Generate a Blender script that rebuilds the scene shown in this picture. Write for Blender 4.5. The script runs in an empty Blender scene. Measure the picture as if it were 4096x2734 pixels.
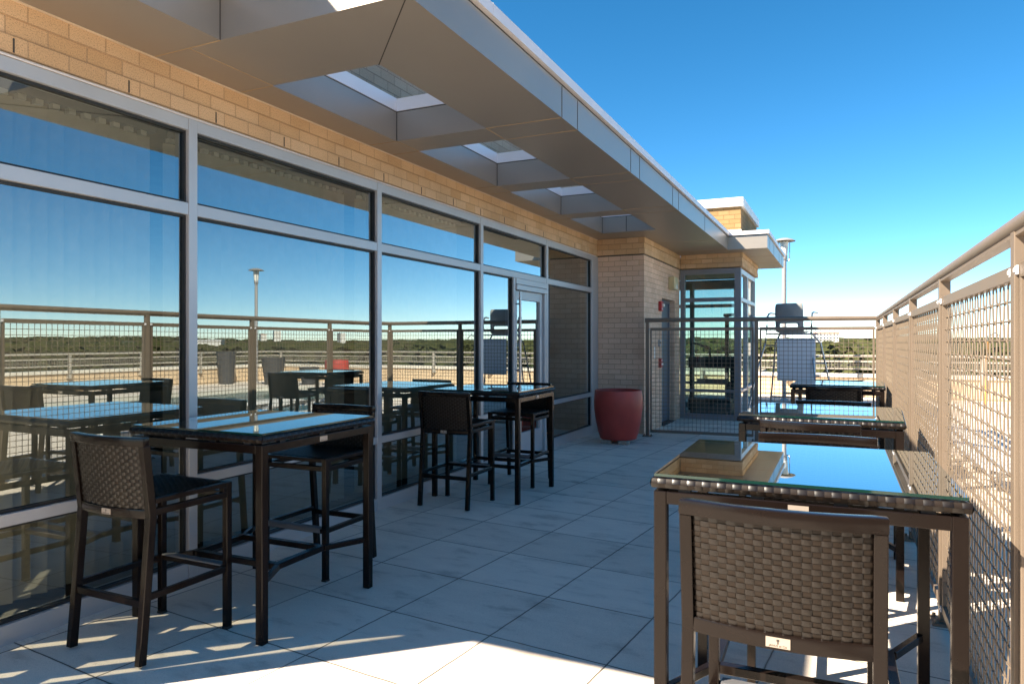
import bpy, bmesh, math, random
from mathutils import Vector, Matrix
R = math.radians
random.seed(7)
C = bpy.context.scene.collection
SC = bpy.context.scene

# ------------------------------------------------------------------ camera
YAW = 25.1
cam_d = bpy.data.cameras.new('camera'); cam = bpy.data.objects.new('camera', cam_d); C.objects.link(cam)
cam_d.sensor_width = 36.0; cam_d.lens = 2815.0 / 4096.0 * 36.0
cam_d.shift_y = -6.0 / 4096.0
cam_d.clip_start = 0.05; cam_d.clip_end = 20000
cam.location = (0, 0, 1.468); cam.rotation_euler = (R(90), 0, R(YAW))
SC.camera = cam

# ------------------------------------------------------------------ light
SUN = Vector((-0.855, -0.82, 1.0)).normalized()          # towards the sun
EL = math.asin(SUN.z); AZ = math.atan2(SUN.x, SUN.y)     # azimuth from +Y, clockwise towards +X
w = bpy.data.worlds.new('World'); SC.world = w; w.use_nodes = True
nt = w.node_tree; nt.nodes.clear()
sky = nt.nodes.new('ShaderNodeTexSky'); sky.sky_type = 'NISHITA'; sky.sun_disc = False
sky.sun_elevation = EL; sky.sun_rotation = AZ % (2 * math.pi)
sky.altitude = 400; sky.air_density = 0.6; sky.dust_density = 0.0; sky.ozone_density = 5.0
def vmul(src, k):
    q = nt.nodes.new('ShaderNodeVectorMath'); q.operation = 'MULTIPLY'; nt.links.new(src, q.inputs[0]); q.inputs[1].default_value = k; return q.outputs[0]
sky_scaled = vmul(sky.outputs[0], (0.1, 0.1, 0.1))
gam = nt.nodes.new('ShaderNodeGamma'); gam.inputs[1].default_value = 1.0; nt.links.new(sky_scaled, gam.inputs[0])
hsv = nt.nodes.new('ShaderNodeHueSaturation'); hsv.inputs['Saturation'].default_value = 1.24; hsv.inputs['Hue'].default_value = 0.498; nt.links.new(gam.outputs[0], hsv.inputs['Color'])
sky_col = vmul(hsv.outputs[0], (12.6, 10.5, 8.3))
bg = nt.nodes.new('ShaderNodeBackground'); bg.inputs['Strength'].default_value = 0.088
wo = nt.nodes.new('ShaderNodeOutputWorld'); nt.links.new(sky_col, bg.inputs[0]); nt.links.new(bg.outputs[0], wo.inputs[0])
sd = bpy.data.lights.new('sun', 'SUN'); sun = bpy.data.objects.new('sun', sd); C.objects.link(sun)
sd.energy = 5.0; sd.angle = R(0.53); sd.color = (1.0, 0.87, 0.70)
sun.rotation_euler = SUN.to_track_quat('Z', 'Y').to_euler()
SC.view_settings.view_transform = 'Standard'; SC.view_settings.look = 'None'
SC.view_settings.exposure = 1.88; SC.view_settings.gamma = 1.0
try:
    SC.cycles.max_bounces = 10; SC.cycles.transparent_max_bounces = 24; SC.cycles.glossy_bounces = 6
    SC.cycles.caustics_reflective = True; SC.cycles.blur_glossy = 1.0; SC.cycles.sample_clamp_indirect = 5.0; SC.cycles.caustics_refractive = False
except Exception: pass

# ------------------------------------------------------------------ mesh helpers
class MB:
    def __init__(s): s.v = []; s.f = []; s.m = {}; s.cur = 0
    def add(s, vs, fs):
        b = len(s.v)
        if s.cur: s.m.update((len(s.f) + q, s.cur) for q in range(len(fs)))
        s.v += [tuple(p) for p in vs]; s.f += [tuple(b + i for i in f) for f in fs]; return s
    def box(s, x0, x1, y0, y1, z0, z1, M=None):
        p = [Vector((x, y, z)) for z in (z0, z1) for y in (y0, y1) for x in (x0, x1)]
        if M is not None: p = [M @ q for q in p]
        return s.add(p, [(0, 2, 3, 1), (4, 5, 7, 6), (0, 1, 5, 4), (2, 6, 7, 3), (0, 4, 6, 2), (1, 3, 7, 5)])
    def bar(s, a, b, wd, h, up=(0, 0, 1)):
        return s.sweep([a, b], [(-wd / 2, -h / 2), (wd / 2, -h / 2), (wd / 2, h / 2), (-wd / 2, h / 2)], up)
    def sweep(s, pts, prof, up=(0, 0, 1), closed=False, caps=True):
        pts = [Vector(p) for p in pts]; up = Vector(up); n = len(pts); k = len(prof); vs = []
        for i, p in enumerate(pts):
            a = pts[(i - 1) % n] if (closed or i > 0) else None; b = pts[(i + 1) % n] if (closed or i < n - 1) else None
            t1 = (p - a).normalized() if a is not None else None; t2 = (b - p).normalized() if b is not None else None
            t = ((t1 or t2) + (t2 or t1)).normalized()
            u = up if abs(t.dot(up)) < 0.98 else Vector((0, 1, 0))
            sx = t.cross(u).normalized(); sy = sx.cross(t).normalized()
            m = 1.0
            if t1 is not None and t2 is not None: m = 1.0 / max(0.5, math.sqrt(max(0.0, (1 + t1.dot(t2)) / 2)))
            # widen only in the plane of the bend
            bend = (t2 - t1) if (t1 is not None and t2 is not None) else Vector()
            bx = abs(bend.dot(sx)); by = abs(bend.dot(sy)); tot = bx + by
            mx = 1 + (m - 1) * (bx / tot if tot > 1e-6 else 0); my = 1 + (m - 1) * (by / tot if tot > 1e-6 else 0)
            for (c, d) in prof: vs.append(p + sx * c * mx + sy * d * my)
        fs = []
        for i in range(n if closed else n - 1):
            j = (i + 1) % n
            for q in range(k): fs.append((i * k + q, i * k + (q + 1) % k, j * k + (q + 1) % k, j * k + q))
        if caps and not closed: fs.append(tuple(range(k - 1, -1, -1))); fs.append(tuple((n - 1) * k + q for q in range(k)))
        return s.add(vs, fs)
    def tube(s, pts, r, n=10, **kw):
        return s.sweep(pts, [(r * math.cos(2 * math.pi * i / n), r * math.sin(2 * math.pi * i / n)) for i in range(n)], **kw)
    def lathe(s, prof, n=32, c=(0, 0, 0)):
        vs = []; fs = []
        for (r, z) in prof:
            for i in range(n):
                a = 2 * math.pi * i / n; vs.append((c[0] + r * math.cos(a), c[1] + r * math.sin(a), c[2] + z))
        for j in range(len(prof) - 1):
            for i in range(n): fs.append((j * n + i, j * n + (i + 1) % n, (j + 1) * n + (i + 1) % n, (j + 1) * n + i))
        return s.add(vs, fs)
    def prism(s, poly, z0, z1):
        k = len(poly)
        return s.add([(x, y, z0) for x, y in poly] + [(x, y, z1) for x, y in poly],
                     [tuple(range(k - 1, -1, -1)), tuple(range(k, 2 * k))] + [(i, (i + 1) % k, k + (i + 1) % k, k + i) for i in range(k)])
    def build(s, name, mat, parent=None, smooth=False, bevel=0.0, seg=2, at=None, world=None):
        """at: origin for a top-level mesh (vertices are in world space and moved back); with a parent the vertices are the parent's own
        space, or world space when world is given (the parent's world location)"""
        me = bpy.data.meshes.new(name)
        off = Vector(at) if at is not None else (Vector(world) if world is not None else Vector())
        me.from_pydata([tuple(Vector(p) - off) for p in s.v], [], s.f); me.validate()
        if bevel > 0:
            bm = bmesh.new(); bm.from_mesh(me)
            bmesh.ops.remove_doubles(bm, verts=bm.verts, dist=1e-5)
            es = [e for e in bm.edges if len(e.link_faces) == 2 and e.calc_face_angle(0) > R(35)]
            bmesh.ops.bevel(bm, geom=es, offset=bevel, segments=seg, profile=0.6, affect='EDGES', clamp_overlap=True)
            bm.to_mesh(me); bm.free()
        uv = me.uv_layers.new(name='UVMap')
        for p in me.polygons:
            n = p.normal; ax = max(range(3), key=lambda i: abs(n[i]))
            for li in p.loop_indices:
                q = me.vertices[me.loops[li].vertex_index].co + off
                uv.data[li].uv = (q.y, q.z) if ax == 0 else ((q.x, q.z) if ax == 1 else (q.x, q.y))
            p.use_smooth = bool(smooth)
        for q in (mat if isinstance(mat, (list, tuple)) else [mat]): me.materials.append(q)
        if s.m and len(me.polygons) == len(s.f):
            for q, k in s.m.items(): me.polygons[q].material_index = k
        o = bpy.data.objects.new(name, me); C.objects.link(o)
        if at is not None: o.location = at
        if parent is not None: o.parent = parent
        if smooth and smooth != 'all':
            try: me.set_sharp_from_angle(angle=R(38))
            except Exception: pass
        return o

def tag(o, label=None, cat=None, group=None, kind=None):
    if label: o['label'] = label
    if cat: o['category'] = cat
    if group: o['group'] = group
    if kind: o['kind'] = kind
    return o
def empty(name, loc=(0, 0, 0), rz=0.0, label=None, cat=None, group=None):
    o = bpy.data.objects.new(name, None); C.objects.link(o); o.location = loc; o.rotation_euler = (0, 0, rz)
    o.empty_display_size = 0.1
    return tag(o, label, cat, group)
def copy_tree(o, parent=None):
    c = o.copy(); C.objects.link(c)
    if parent is not None: c.parent = parent
    for ch in list(o.children): copy_tree(ch, c)
    return c
def text_mesh(name, body, size, mat, parent, M, depth=0.0006, align='CENTER'):
    cu = bpy.data.curves.new(name, 'FONT'); cu.body = body; cu.size = size; cu.extrude = depth; cu.align_x = align; cu.align_y = 'CENTER'; cu.resolution_u = 2
    t = bpy.data.objects.new(name, cu); C.objects.link(t)
    dg = bpy.context.evaluated_depsgraph_get(); me = bpy.data.meshes.new_from_object(t.evaluated_get(dg))
    C.objects.unlink(t); bpy.data.objects.remove(t)
    me.transform(M); me.materials.clear(); me.materials.append(mat)
    o = bpy.data.objects.new(name, me); C.objects.link(o); o.parent = parent
    return o

# ------------------------------------------------------------------ materials
def mat(name):
    m = bpy.data.materials.new(name); m.use_nodes = True; t = m.node_tree
    return m, t, t.nodes['Principled BSDF'], t.nodes, t.links
def ramp(n, stops):
    r = n.new('ShaderNodeValToRGB'); e = r.color_ramp.elements
    while len(e) < len(stops): e.new(0.5)
    for q, (p, c) in zip(e, stops): q.position = p; q.color = (*c, 1) if len(c) == 3 else c
    return r
def simple(name, col, rough=0.5, metal=0.0, var=0.12, scale=6.0, bump=0.0, bscale=200.0, spec=0.5):
    m, t, b, n, l = mat(name)
    tc = n.new('ShaderNodeTexCoord'); no = n.new('ShaderNodeTexNoise'); no.inputs['Scale'].default_value = scale; no.inputs['Detail'].default_value = 5
    l.new(tc.outputs['Object'], no.inputs['Vector'])
    r = ramp(n, [(0.3, tuple(c * (1 - var) for c in col)), (0.7, tuple(min(1, c * (1 + var)) for c in col))])
    l.new(no.outputs['Fac'], r.inputs[0]); l.new(r.outputs[0], b.inputs['Base Color'])
    b.inputs['Roughness'].default_value = rough; b.inputs['Metallic'].default_value = metal; b.inputs['Specular IOR Level'].default_value = spec
    mr = n.new('ShaderNodeMapRange'); mr.inputs['To Min'].default_value = rough * 0.85; mr.inputs['To Max'].default_value = min(1, rough * 1.15)
    l.new(no.outputs['Fac'], mr.inputs['Value']); l.new(mr.outputs[0], b.inputs['Roughness'])
    if bump:
        n2 = n.new('ShaderNodeTexNoise'); n2.inputs['Scale'].default_value = bscale; n2.inputs['Detail'].default_value = 3
        l.new(tc.outputs['Object'], n2.inputs['Vector'])
        bp = n.new('ShaderNodeBump'); bp.inputs['Strength'].default_value = bump; bp.inputs['Distance'].default_value = 0.002
        l.new(n2.outputs['Fac'], bp.inputs['Height']); l.new(bp.outputs[0], b.inputs['Normal'])
    return m
def brick(name, c1, c2, mortar, spread=1.0):
    m, t, b, n, l = mat(name)
    uv = n.new('ShaderNodeUVMap'); uv.uv_map = 'UVMap'
    br = n.new('ShaderNodeTexBrick'); br.offset = 0.5; br.inputs['Scale'].default_value = 1.0
    br.inputs['Brick Width'].default_value = 0.203; br.inputs['Row Height'].default_value = 0.0835; br.inputs['Mortar Size'].default_value = 0.0042
    br.inputs['Mortar Smooth'].default_value = 0.15; br.inputs['Bias'].default_value = 0.0
    br.inputs['Color1'].default_value = (*c1, 1); br.inputs['Color2'].default_value = (*c2, 1); br.inputs['Mortar'].default_value = (*mortar, 1)
    l.new(uv.outputs[0], br.inputs['Vector'])
    no = n.new('ShaderNodeTexNoise'); no.inputs['Scale'].default_value = 160; no.inputs['Detail'].default_value = 4; no.inputs['Roughness'].default_value = 0.7
    l.new(uv.outputs[0], no.inputs['Vector'])
    r = ramp(n, [(0.33, (0.45, 0.45, 0.45)), (0.46, (0.95, 0.95, 0.95)), (0.75, (1.15, 1.15, 1.15))]); l.new(no.outputs['Fac'], r.inputs[0])
    n3 = n.new('ShaderNodeTexNoise'); n3.inputs['Scale'].default_value = 1.7; n3.inputs['Detail'].default_value = 4; l.new(uv.outputs[0], n3.inputs['Vector'])
    r3 = ramp(n, [(0.3, (0.84, 0.84, 0.84)), (0.7, (1.08, 1.08, 1.08))]); l.new(n3.outputs['Fac'], r3.inputs[0])
    mx = n.new('ShaderNodeMix'); mx.data_type = 'RGBA'; mx.blend_type = 'MULTIPLY'; mx.inputs[0].default_value = 1
    l.new(br.outputs['Color'], mx.inputs[6]); l.new(r.outputs[0], mx.inputs[7])
    m2 = n.new('ShaderNodeMix'); m2.data_type = 'RGBA'; m2.blend_type = 'MULTIPLY'; m2.inputs[0].default_value = 1
    l.new(mx.outputs[2], m2.inputs[6]); l.new(r3.outputs[0], m2.inputs[7]); l.new(m2.outputs[2], b.inputs['Base Color'])
    b.inputs['Roughness'].default_value = 0.85; b.inputs['Specular IOR Level'].default_value = 0.25
    su = n.new('ShaderNodeMath'); su.operation = 'MULTIPLY_ADD'; su.inputs[1].default_value = -1.0
    n4 = n.new('ShaderNodeMath'); n4.operation = 'MULTIPLY'; n4.inputs[1].default_value = 0.28; l.new(no.outputs['Fac'], n4.inputs[0])
    l.new(br.outputs['Fac'], su.inputs[0]); l.new(n4.outputs[0], su.inputs[2])
    bp = n.new('ShaderNodeBump'); bp.inputs['Strength'].default_value = 0.9; bp.inputs['Distance'].default_value = 0.005
    l.new(su.outputs[0], bp.inputs['Height']); l.new(bp.outputs[0], b.inputs['Normal'])
    return m
def pavers():
    m, t, b, n, l = mat('concrete_pavers')
    tc = n.new('ShaderNodeTexCoord'); mp = n.new('ShaderNodeMapping')
    mp.vector_type = 'TEXTURE'; mp.inputs['Location'].default_value = (-2.253, 2.562, 0); mp.inputs['Rotation'].default_value = (0, 0, R(-5.4))
    l.new(tc.outputs['Object'], mp.inputs['Vector'])
    # warp a little so that the joints are not ruler-straight
    wn = n.new('ShaderNodeTexNoise'); wn.inputs['Scale'].default_value = 9; wn.inputs['Detail'].default_value = 3; l.new(mp.outputs[0], wn.inputs['Vector'])
    ws = n.new('ShaderNodeVectorMath'); ws.operation = 'MULTIPLY_ADD'; ws.inputs[1].default_value = (0.009, 0.009, 0)
    l.new(wn.outputs['Color'], ws.inputs[0]); l.new(mp.outputs[0], ws.inputs[2])
    br = n.new('ShaderNodeTexBrick'); br.offset = 0.0; br.squash = 1.0
    for k, v in (('Scale', 1.0), ('Brick Width', 0.621), ('Row Height', 0.621), ('Mortar Size', 0.0034), ('Mortar Smooth', 0.1), ('Bias', 0.0)): br.inputs[k].default_value = v
    br.inputs['Color1'].default_value = (0.71, 0.625, 0.53, 1); br.inputs['Color2'].default_value = (0.82, 0.725, 0.62, 1); jn = n.new('ShaderNodeTexNoise'); jn.inputs['Scale'].default_value = 1.3; jn.inputs['Detail'].default_value = 6; l.new(mp.outputs[0], jn.inputs['Vector'])
    jr = ramp(n, [(0.35, (0.05, 0.042, 0.034)), (0.52, (0.13, 0.11, 0.085)), (0.68, (0.46, 0.39, 0.31))]); l.new(jn.outputs['Fac'], jr.inputs[0]); l.new(jr.outputs[0], br.inputs['Mortar'])
    l.new(ws.outputs[0], br.inputs['Vector'])
    f = n.new('ShaderNodeTexNoise'); f.inputs['Scale'].default_value = 210; f.inputs['Detail'].default_value = 5; f.inputs['Roughness'].default_value = 0.75; l.new(tc.outputs['Object'], f.inputs['Vector'])
    rf = ramp(n, [(0.27, (0.45, 0.45, 0.45)), (0.43, (0.95, 0.95, 0.95)), (0.60, (1.02, 1.02, 1.02)), (0.76, (1.5, 1.5, 1.5))]); l.new(f.outputs['Fac'], rf.inputs[0])
    # grime streaks along the pavers
    sm = n.new('ShaderNodeMapping'); sm.inputs['Scale'].default_value = (1.0, 2.6, 1); l.new(mp.outputs[0], sm.inputs['Vector'])
    g = n.new('ShaderNodeTexNoise'); g.inputs['Scale'].default_value = 2.6; g.inputs['Detail'].default_value = 8; g.inputs['Roughness'].default_value = 0.62; l.new(sm.outputs[0], g.inputs['Vector'])
    rg = ramp(n, [(0.33, (0.72, 0.71, 0.70)), (0.45, (0.95, 0.95, 0.95)), (0.68, (1.03, 1.03, 1.02))]); l.new(g.outputs['Fac'], rg.inputs[0])
    def mul(a, c):
        x = n.new('ShaderNodeMix'); x.data_type = 'RGBA'; x.blend_type = 'MULTIPLY'; x.inputs[0].default_value = 1
        l.new(a, x.inputs[6]); l.new(c, x.inputs[7]); return x.outputs[2]
    c = mul(mul(br.outputs['Color'], rf.outputs[0]), rg.outputs[0])
    # dark soiling next to the joints
    b2 = n.new('ShaderNodeTexBrick'); b2.offset = 0.0
    for k, v in (('Scale', 1.0), ('Brick Width', 0.621), ('Row Height', 0.621), ('Mortar Size', 0.011), ('Mortar Smooth', 0.6)): b2.inputs[k].default_value = v
    l.new(ws.outputs[0], b2.inputs['Vector'])
    gm = n.new('ShaderNodeMath'); gm.operation = 'MULTIPLY'; gm.inputs[1].default_value = 0.22; l.new(b2.outputs['Fac'], gm.inputs[0])
    dk = n.new('ShaderNodeMix'); dk.data_type = 'RGBA'; l.new(gm.outputs[0], dk.inputs[0]); l.new(c, dk.inputs[6]); dk.inputs[7].default_value = (0.15, 0.13, 0.11, 1)
    l.new(dk.outputs[2], b.inputs['Base Color']); b.inputs['Roughness'].default_value = 0.85; b.inputs['Specular IOR Level'].default_value = 0.3
    h = n.new('ShaderNodeMath'); h.operation = 'MULTIPLY_ADD'; h.inputs[1].default_value = -1.0
    fs = n.new('ShaderNodeMath'); fs.operation = 'MULTIPLY'; fs.inputs[1].default_value = 0.05; l.new(f.outputs['Fac'], fs.inputs[0])
    l.new(br.outputs['Fac'], h.inputs[0]); l.new(fs.outputs[0], h.inputs[2])
    bp = n.new('ShaderNodeBump'); bp.inputs['Strength'].default_value = 0.8; bp.inputs['Distance'].default_value = 0.006
    l.new(h.outputs[0], bp.inputs['Height']); l.new(bp.outputs[0], b.inputs['Normal'])
    return m
def glass(name, base, tint, refl=(1, 1, 1), power=3.0, rough=0.0, wav=0.0):
    m, t, b, n, l = mat(name); n.remove(b); out = n['Material Output']
    lw = n.new('ShaderNodeLayerWeight'); lw.inputs['Blend'].default_value = 0.5
    pw = n.new('ShaderNodeMath'); pw.operation = 'POWER'; pw.inputs[1].default_value = power; l.new(lw.outputs['Facing'], pw.inputs[0])
    mr = n.new('ShaderNodeMapRange'); mr.inputs['To Min'].default_value = base; mr.inputs['To Max'].default_value = 1.0; l.new(pw.outputs[0], mr.inputs['Value'])
    tr = n.new('ShaderNodeBsdfTransparent'); tr.inputs[0].default_value = (*tint, 1)
    gl = n.new('ShaderNodeBsdfGlossy'); gl.inputs['Color'].default_value = (*refl, 1); gl.inputs['Roughness'].default_value = rough
    if wav:
        tc = n.new('ShaderNodeTexCoord'); no = n.new('ShaderNodeTexNoise'); no.inputs['Scale'].default_value = 1.1; no.inputs['Detail'].default_value = 1
        l.new(tc.outputs['Object'], no.inputs['Vector']); bp = n.new('ShaderNodeBump'); bp.inputs['Strength'].default_value = wav; bp.inputs['Distance'].default_value = 0.01
        l.new(no.outputs['Fac'], bp.inputs['Height']); l.new(bp.outputs[0], gl.inputs['Normal'])
    mx = n.new('ShaderNodeMixShader'); l.new(mr.outputs[0], mx.inputs[0]); l.new(tr.outputs[0], mx.inputs[1]); l.new(gl.outputs[0], mx.inputs[2]); l.new(mx.outputs[0], out.inputs[0])
    return m
def leafmat(name, c1, c2):
    m, t, b, n, l = mat(name)
    tc = n.new('ShaderNodeTexCoord'); no = n.new('ShaderNodeTexNoise'); no.inputs['Scale'].default_value = 0.22; no.inputs['Detail'].default_value = 12; no.inputs['Roughness'].default_value = 0.78
    l.new(tc.outputs['Object'], no.inputs['Vector']); r = ramp(n, [(0.3, c1), (0.7, c2)]); l.new(no.outputs['Fac'], r.inputs[0]); l.new(r.outputs[0], b.inputs['Base Color'])
    b.inputs['Roughness'].default_value = 0.75; b.inputs['Specular IOR Level'].default_value = 0.2
    return m

M = {}
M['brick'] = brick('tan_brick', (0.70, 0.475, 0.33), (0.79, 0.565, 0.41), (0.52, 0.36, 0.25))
M['brick_tower'] = brick('sunlit_face_brick', (0.30, 0.19, 0.082), (0.36, 0.235, 0.11), (0.22, 0.135, 0.06))  # same brick as elsewhere, colour toned down to allow for the direct sun
M['brick_upper'] = brick('darkened_tan_brick', (0.36, 0.285, 0.22), (0.44, 0.36, 0.28), (0.27, 0.21, 0.16))  # same tan brick, colour darkened to offset sky light on the upper wall
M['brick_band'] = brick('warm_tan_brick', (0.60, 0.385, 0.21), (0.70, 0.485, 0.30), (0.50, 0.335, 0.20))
M['alu'] = simple('clear_anodised_aluminium', (0.47, 0.475, 0.49), 0.42, 0.35, 0.04, 3)
M['alu_dark'] = simple('grey_frame_paint', (0.20, 0.21, 0.235), 0.45, 0.2, 0.05, 3)
M['gasket'] = simple('black_gasket', (0.012, 0.013, 0.014), 0.5)
M['sealant'] = simple('cream_sealant', (0.62, 0.50, 0.36), 0.7)
M['panel'] = simple('champagne_metal_panel', (0.34, 0.305, 0.265), 0.36, 0.45, 0.05, 1.3, bump=0.02, bscale=2.0)
M['cap'] = simple('coping_metal', (0.72, 0.70, 0.72), 0.42, 0.15, 0.04, 2)
M['joint_tan'] = simple('tan_panel_joint', (0.40, 0.29, 0.17), 0.7)
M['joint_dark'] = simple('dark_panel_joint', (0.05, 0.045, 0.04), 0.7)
M['pane'] = glass('reflective_window_glass', 0.24, (0.46, 0.47, 0.42), (0.86, 0.95, 0.96), 2.5)
M['pane_clear'] = glass('green_tinted_glass', 0.10, (0.56, 0.68, 0.66), (0.95, 1.0, 1.0), 4.0)
M['pane_end'] = glass('clear_window_glass', 0.08, (0.9, 0.92, 0.88), (1, 1, 1), 4.0)
M['blind'] = simple('blind_fabric', (0.56, 0.50, 0.40), 0.8, 0, 0.1, 8)
M['room'] = simple('room_wall_paint', (0.33, 0.29, 0.22), 0.8)
M['room_floor'] = simple('brown_carpet', (0.16, 0.10, 0.055), 0.9, 0, 0.3, 20)
M['paver'] = pavers()
M['bronze'] = simple('bronze_powder_coat', (0.0085, 0.0056, 0.0046), 0.20, 0.0, 0.15, 5, bump=0.03, bscale=400, spec=0.22)
M['weave'] = simple('brown_resin_weave', (0.0068, 0.0044, 0.0032), 0.34, 0.0, 0.3, 30, bump=0.05, bscale=500, spec=0.45)
M['weave_v'] = simple('lighter_resin_weave', (0.0135, 0.0086, 0.0056), 0.42, 0.0, 0.2, 30, bump=0.05, bscale=500, spec=0.25)
M['weave_core'] = simple('dark_weave_core', (0.02, 0.015, 0.012), 0.7)
M['tread'] = simple('ribbed_aluminium_tread', (0.22, 0.22, 0.23), 0.4, 0.6, 0.1, 12)
M['rubber'] = simple('black_rubber', (0.015, 0.015, 0.015), 0.7)
M['plate'] = simple('brushed_nameplate', (0.40, 0.34, 0.28), 0.4, 0.3, 0.05, 20)
M['ink'] = simple('dark_lettering', (0.05, 0.04, 0.035), 0.6)
M['table_glass'] = glass('table_glass', 0.10, (0.74, 0.82, 0.76), (0.92, 0.98, 1.0), 1.75)
M['glass_edge'] = simple('green_glass_edge', (0.006, 0.03, 0.024), 0.1, 0, 0.1, 5, spec=0.8)
M['fence'] = simple('taupe_fence_paint', (0.185, 0.142, 0.105), 0.42, 0.15, 0.06, 4)
M['wire'] = simple('taupe_wire', (0.19, 0.147, 0.106), 0.4, 0.2, 0.05, 9)
M['rail_pale'] = simple('pale_rail_paint', (0.44, 0.40, 0.34), 0.45, 0.1, 0.05, 4)
M['white'] = simple('white_paint', (0.78, 0.78, 0.76), 0.45, 0, 0.04, 3)
M['planter'] = simple('oxide_red_planter', (0.42, 0.05, 0.038), 0.42, 0, 0.14, 5, bump=0.05, bscale=60)
M['stone'] = simple('rough_stone_block', (0.32, 0.28, 0.23), 0.9, 0, 0.3, 20, bump=0.4, bscale=60)
M['stucco'] = simple('cream_stucco', (0.66, 0.50, 0.33), 0.9, 0, 0.06, 4, bump=0.2, bscale=120)
M['cream_cap'] = simple('pale_concrete_coping', (0.72, 0.67, 0.58), 0.8, 0, 0.06, 5)
M['steel'] = simple('stainless_steel', (0.42, 0.42, 0.43), 0.28, 0.9, 0.04, 6)
M['pole'] = simple('silver_pole_paint', (0.38, 0.36, 0.35), 0.4, 0.3, 0.04, 3)
M['seat_grey'] = simple('grey_plastic_seat', (0.26, 0.27, 0.265), 0.5, 0, 0.08, 6)
M['board'] = simple('white_backboard', (0.78, 0.79, 0.82), 0.5, 0, 0.03, 3)
M['red'] = simple('alarm_red', (0.50, 0.03, 0.03), 0.4)
M['cream_plastic'] = simple('cream_plastic', (0.55, 0.46, 0.26), 0.4)
M['lens'] = simple('frosted_lens', (0.75, 0.72, 0.65), 0.25)
M['door'] = simple('blue_grey_door_paint', (0.13, 0.15, 0.18), 0.45, 0.1, 0.05, 3)
M['black'] = simple('black_plastic', (0.018, 0.019, 0.021), 0.4)
M['grey_box'] = simple('grey_plastic', (0.35, 0.38, 0.40), 0.5)
M['dark_planter'] = simple('charcoal_planter', (0.05, 0.052, 0.058), 0.6, 0, 0.2, 8)
M['orange'] = simple('orange_pole_paint', (0.65, 0.26, 0.04), 0.5)
M['sling'] = simple('white_sling_fabric', (0.74, 0.72, 0.68), 0.7, 0, 0.06, 12)
M['pool_tile'] = simple('pool_plaster', (0.10, 0.30, 0.32), 0.6, 0, 0.1, 2)
M['leaf_a'] = leafmat('olive_foliage', (0.016, 0.023, 0.006), (0.085, 0.085, 0.025))
M['leaf_b'] = leafmat('dark_foliage', (0.012, 0.020, 0.006), (0.052, 0.062, 0.02))
M['leaf_c'] = leafmat('autumn_foliage', (0.04, 0.036, 0.009), (0.13, 0.09, 0.025))
M['bark'] = simple('bark', (0.12, 0.09, 0.065), 0.9, 0, 0.3, 4)
M['far_wall'] = simple('pale_distant_wall', (0.62, 0.60, 0.56), 0.8, 0, 0.05, 0.1)
M['far_roof'] = simple('terracotta_roof', (0.45, 0.20, 0.12), 0.8)
M['far_glass'] = simple('dark_distant_windows', (0.10, 0.12, 0.14), 0.3)
m, t, b, n, l = mat('pool_water'); b.inputs['Base Color'].default_value = (0.012, 0.085, 0.080, 1); b.inputs['Roughness'].default_value = 0.15; b.inputs['Specular IOR Level'].default_value = 0.03
tc = n.new('ShaderNodeTexCoord'); no = n.new('ShaderNodeTexNoise'); no.inputs['Scale'].default_value = 5; no.inputs['Detail'].default_value = 3; l.new(tc.outputs['Object'], no.inputs['Vector'])
bp = n.new('ShaderNodeBump'); bp.inputs['Strength'].default_value = 0.25; bp.inputs['Distance'].default_value = 0.05; l.new(no.outputs['Fac'], bp.inputs['Height']); l.new(bp.outputs[0], b.inputs['Normal'])
M['water'] = m
m, t, b, n, l = mat('wooded_ground'); tc = n.new('ShaderNodeTexCoord'); no = n.new('ShaderNodeTexNoise'); no.inputs['Scale'].default_value = 0.02; no.inputs['Detail'].default_value = 10; no.inputs['Roughness'].default_value = 0.7
l.new(tc.outputs['Object'], no.inputs['Vector']); r = ramp(n, [(0.3, (0.03, 0.045, 0.018)), (0.55, (0.07, 0.085, 0.03)), (0.75, (0.12, 0.11, 0.06))]); l.new(no.outputs['Fac'], r.inputs[0]); l.new(r.outputs[0], b.inputs['Base Color']); b.inputs['Roughness'].default_value = 1
M['ground'] = m

def zf(y): return -0.004 * (max(1.0, min(y, 16.0)) - 4.0)

# ================================================================== SETTING
WX = -3.64                   # face of the storefront
# roof deck: one sheet with a hole for the pool, falling gently away from the camera
PX0, PX1, PY0, PY1 = 3.15, 9.9, 8.2, 18.1
xs = [WX - 0.02, -2.0, -0.5, 0.6, PX0, PX1, 13.1]; ys = [-20, -6, 1, 4, 7, PY0, 11, 13.78, 16, PY1, 21.1]
d = MB(); idx = {}
for i, x in enumerate(xs):
    for j, y in enumerate(ys): idx[i, j] = len(d.v); d.v.append((x, y, zf(y)))
for i in range(len(xs) - 1):
    for j in range(len(ys) - 1):
        if xs[i] >= PX0 and xs[i + 1] <= PX1 and ys[j] >= PY0 and ys[j + 1] <= PY1: continue
        d.f.append((idx[i, j], idx[i + 1, j], idx[i + 1, j + 1], idx[i, j + 1]))
tag(d.build('roof_deck', M['paver']), kind='structure')
d = MB().box(-30, WX - 0.02, -20, 40, -0.4, -0.06).box(WX - 0.02, 13.4, -20, 21.5, -0.5, -0.4).box(-30, 13.4, -20, 21.5, -14, -0.55)
tag(d.build('roof_slab', M['room']), kind='structure')
pw = MB()
rr = 1.3; poly = []
for (cx, cy, a0) in ((PX1 - rr, PY1 - rr, 0), (PX0 + rr, PY1 - rr, 90), (PX0 + rr, PY0 + rr, 180), (PX1 - rr, PY0 + rr, 270)):
    for k in range(9): a = R(a0 + k * 90 / 8); poly.append((cx + rr * math.cos(a), cy + rr * math.sin(a)))
pw.add([(x, y, -0.16) for x, y in poly], [tuple(range(len(poly)))])
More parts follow.
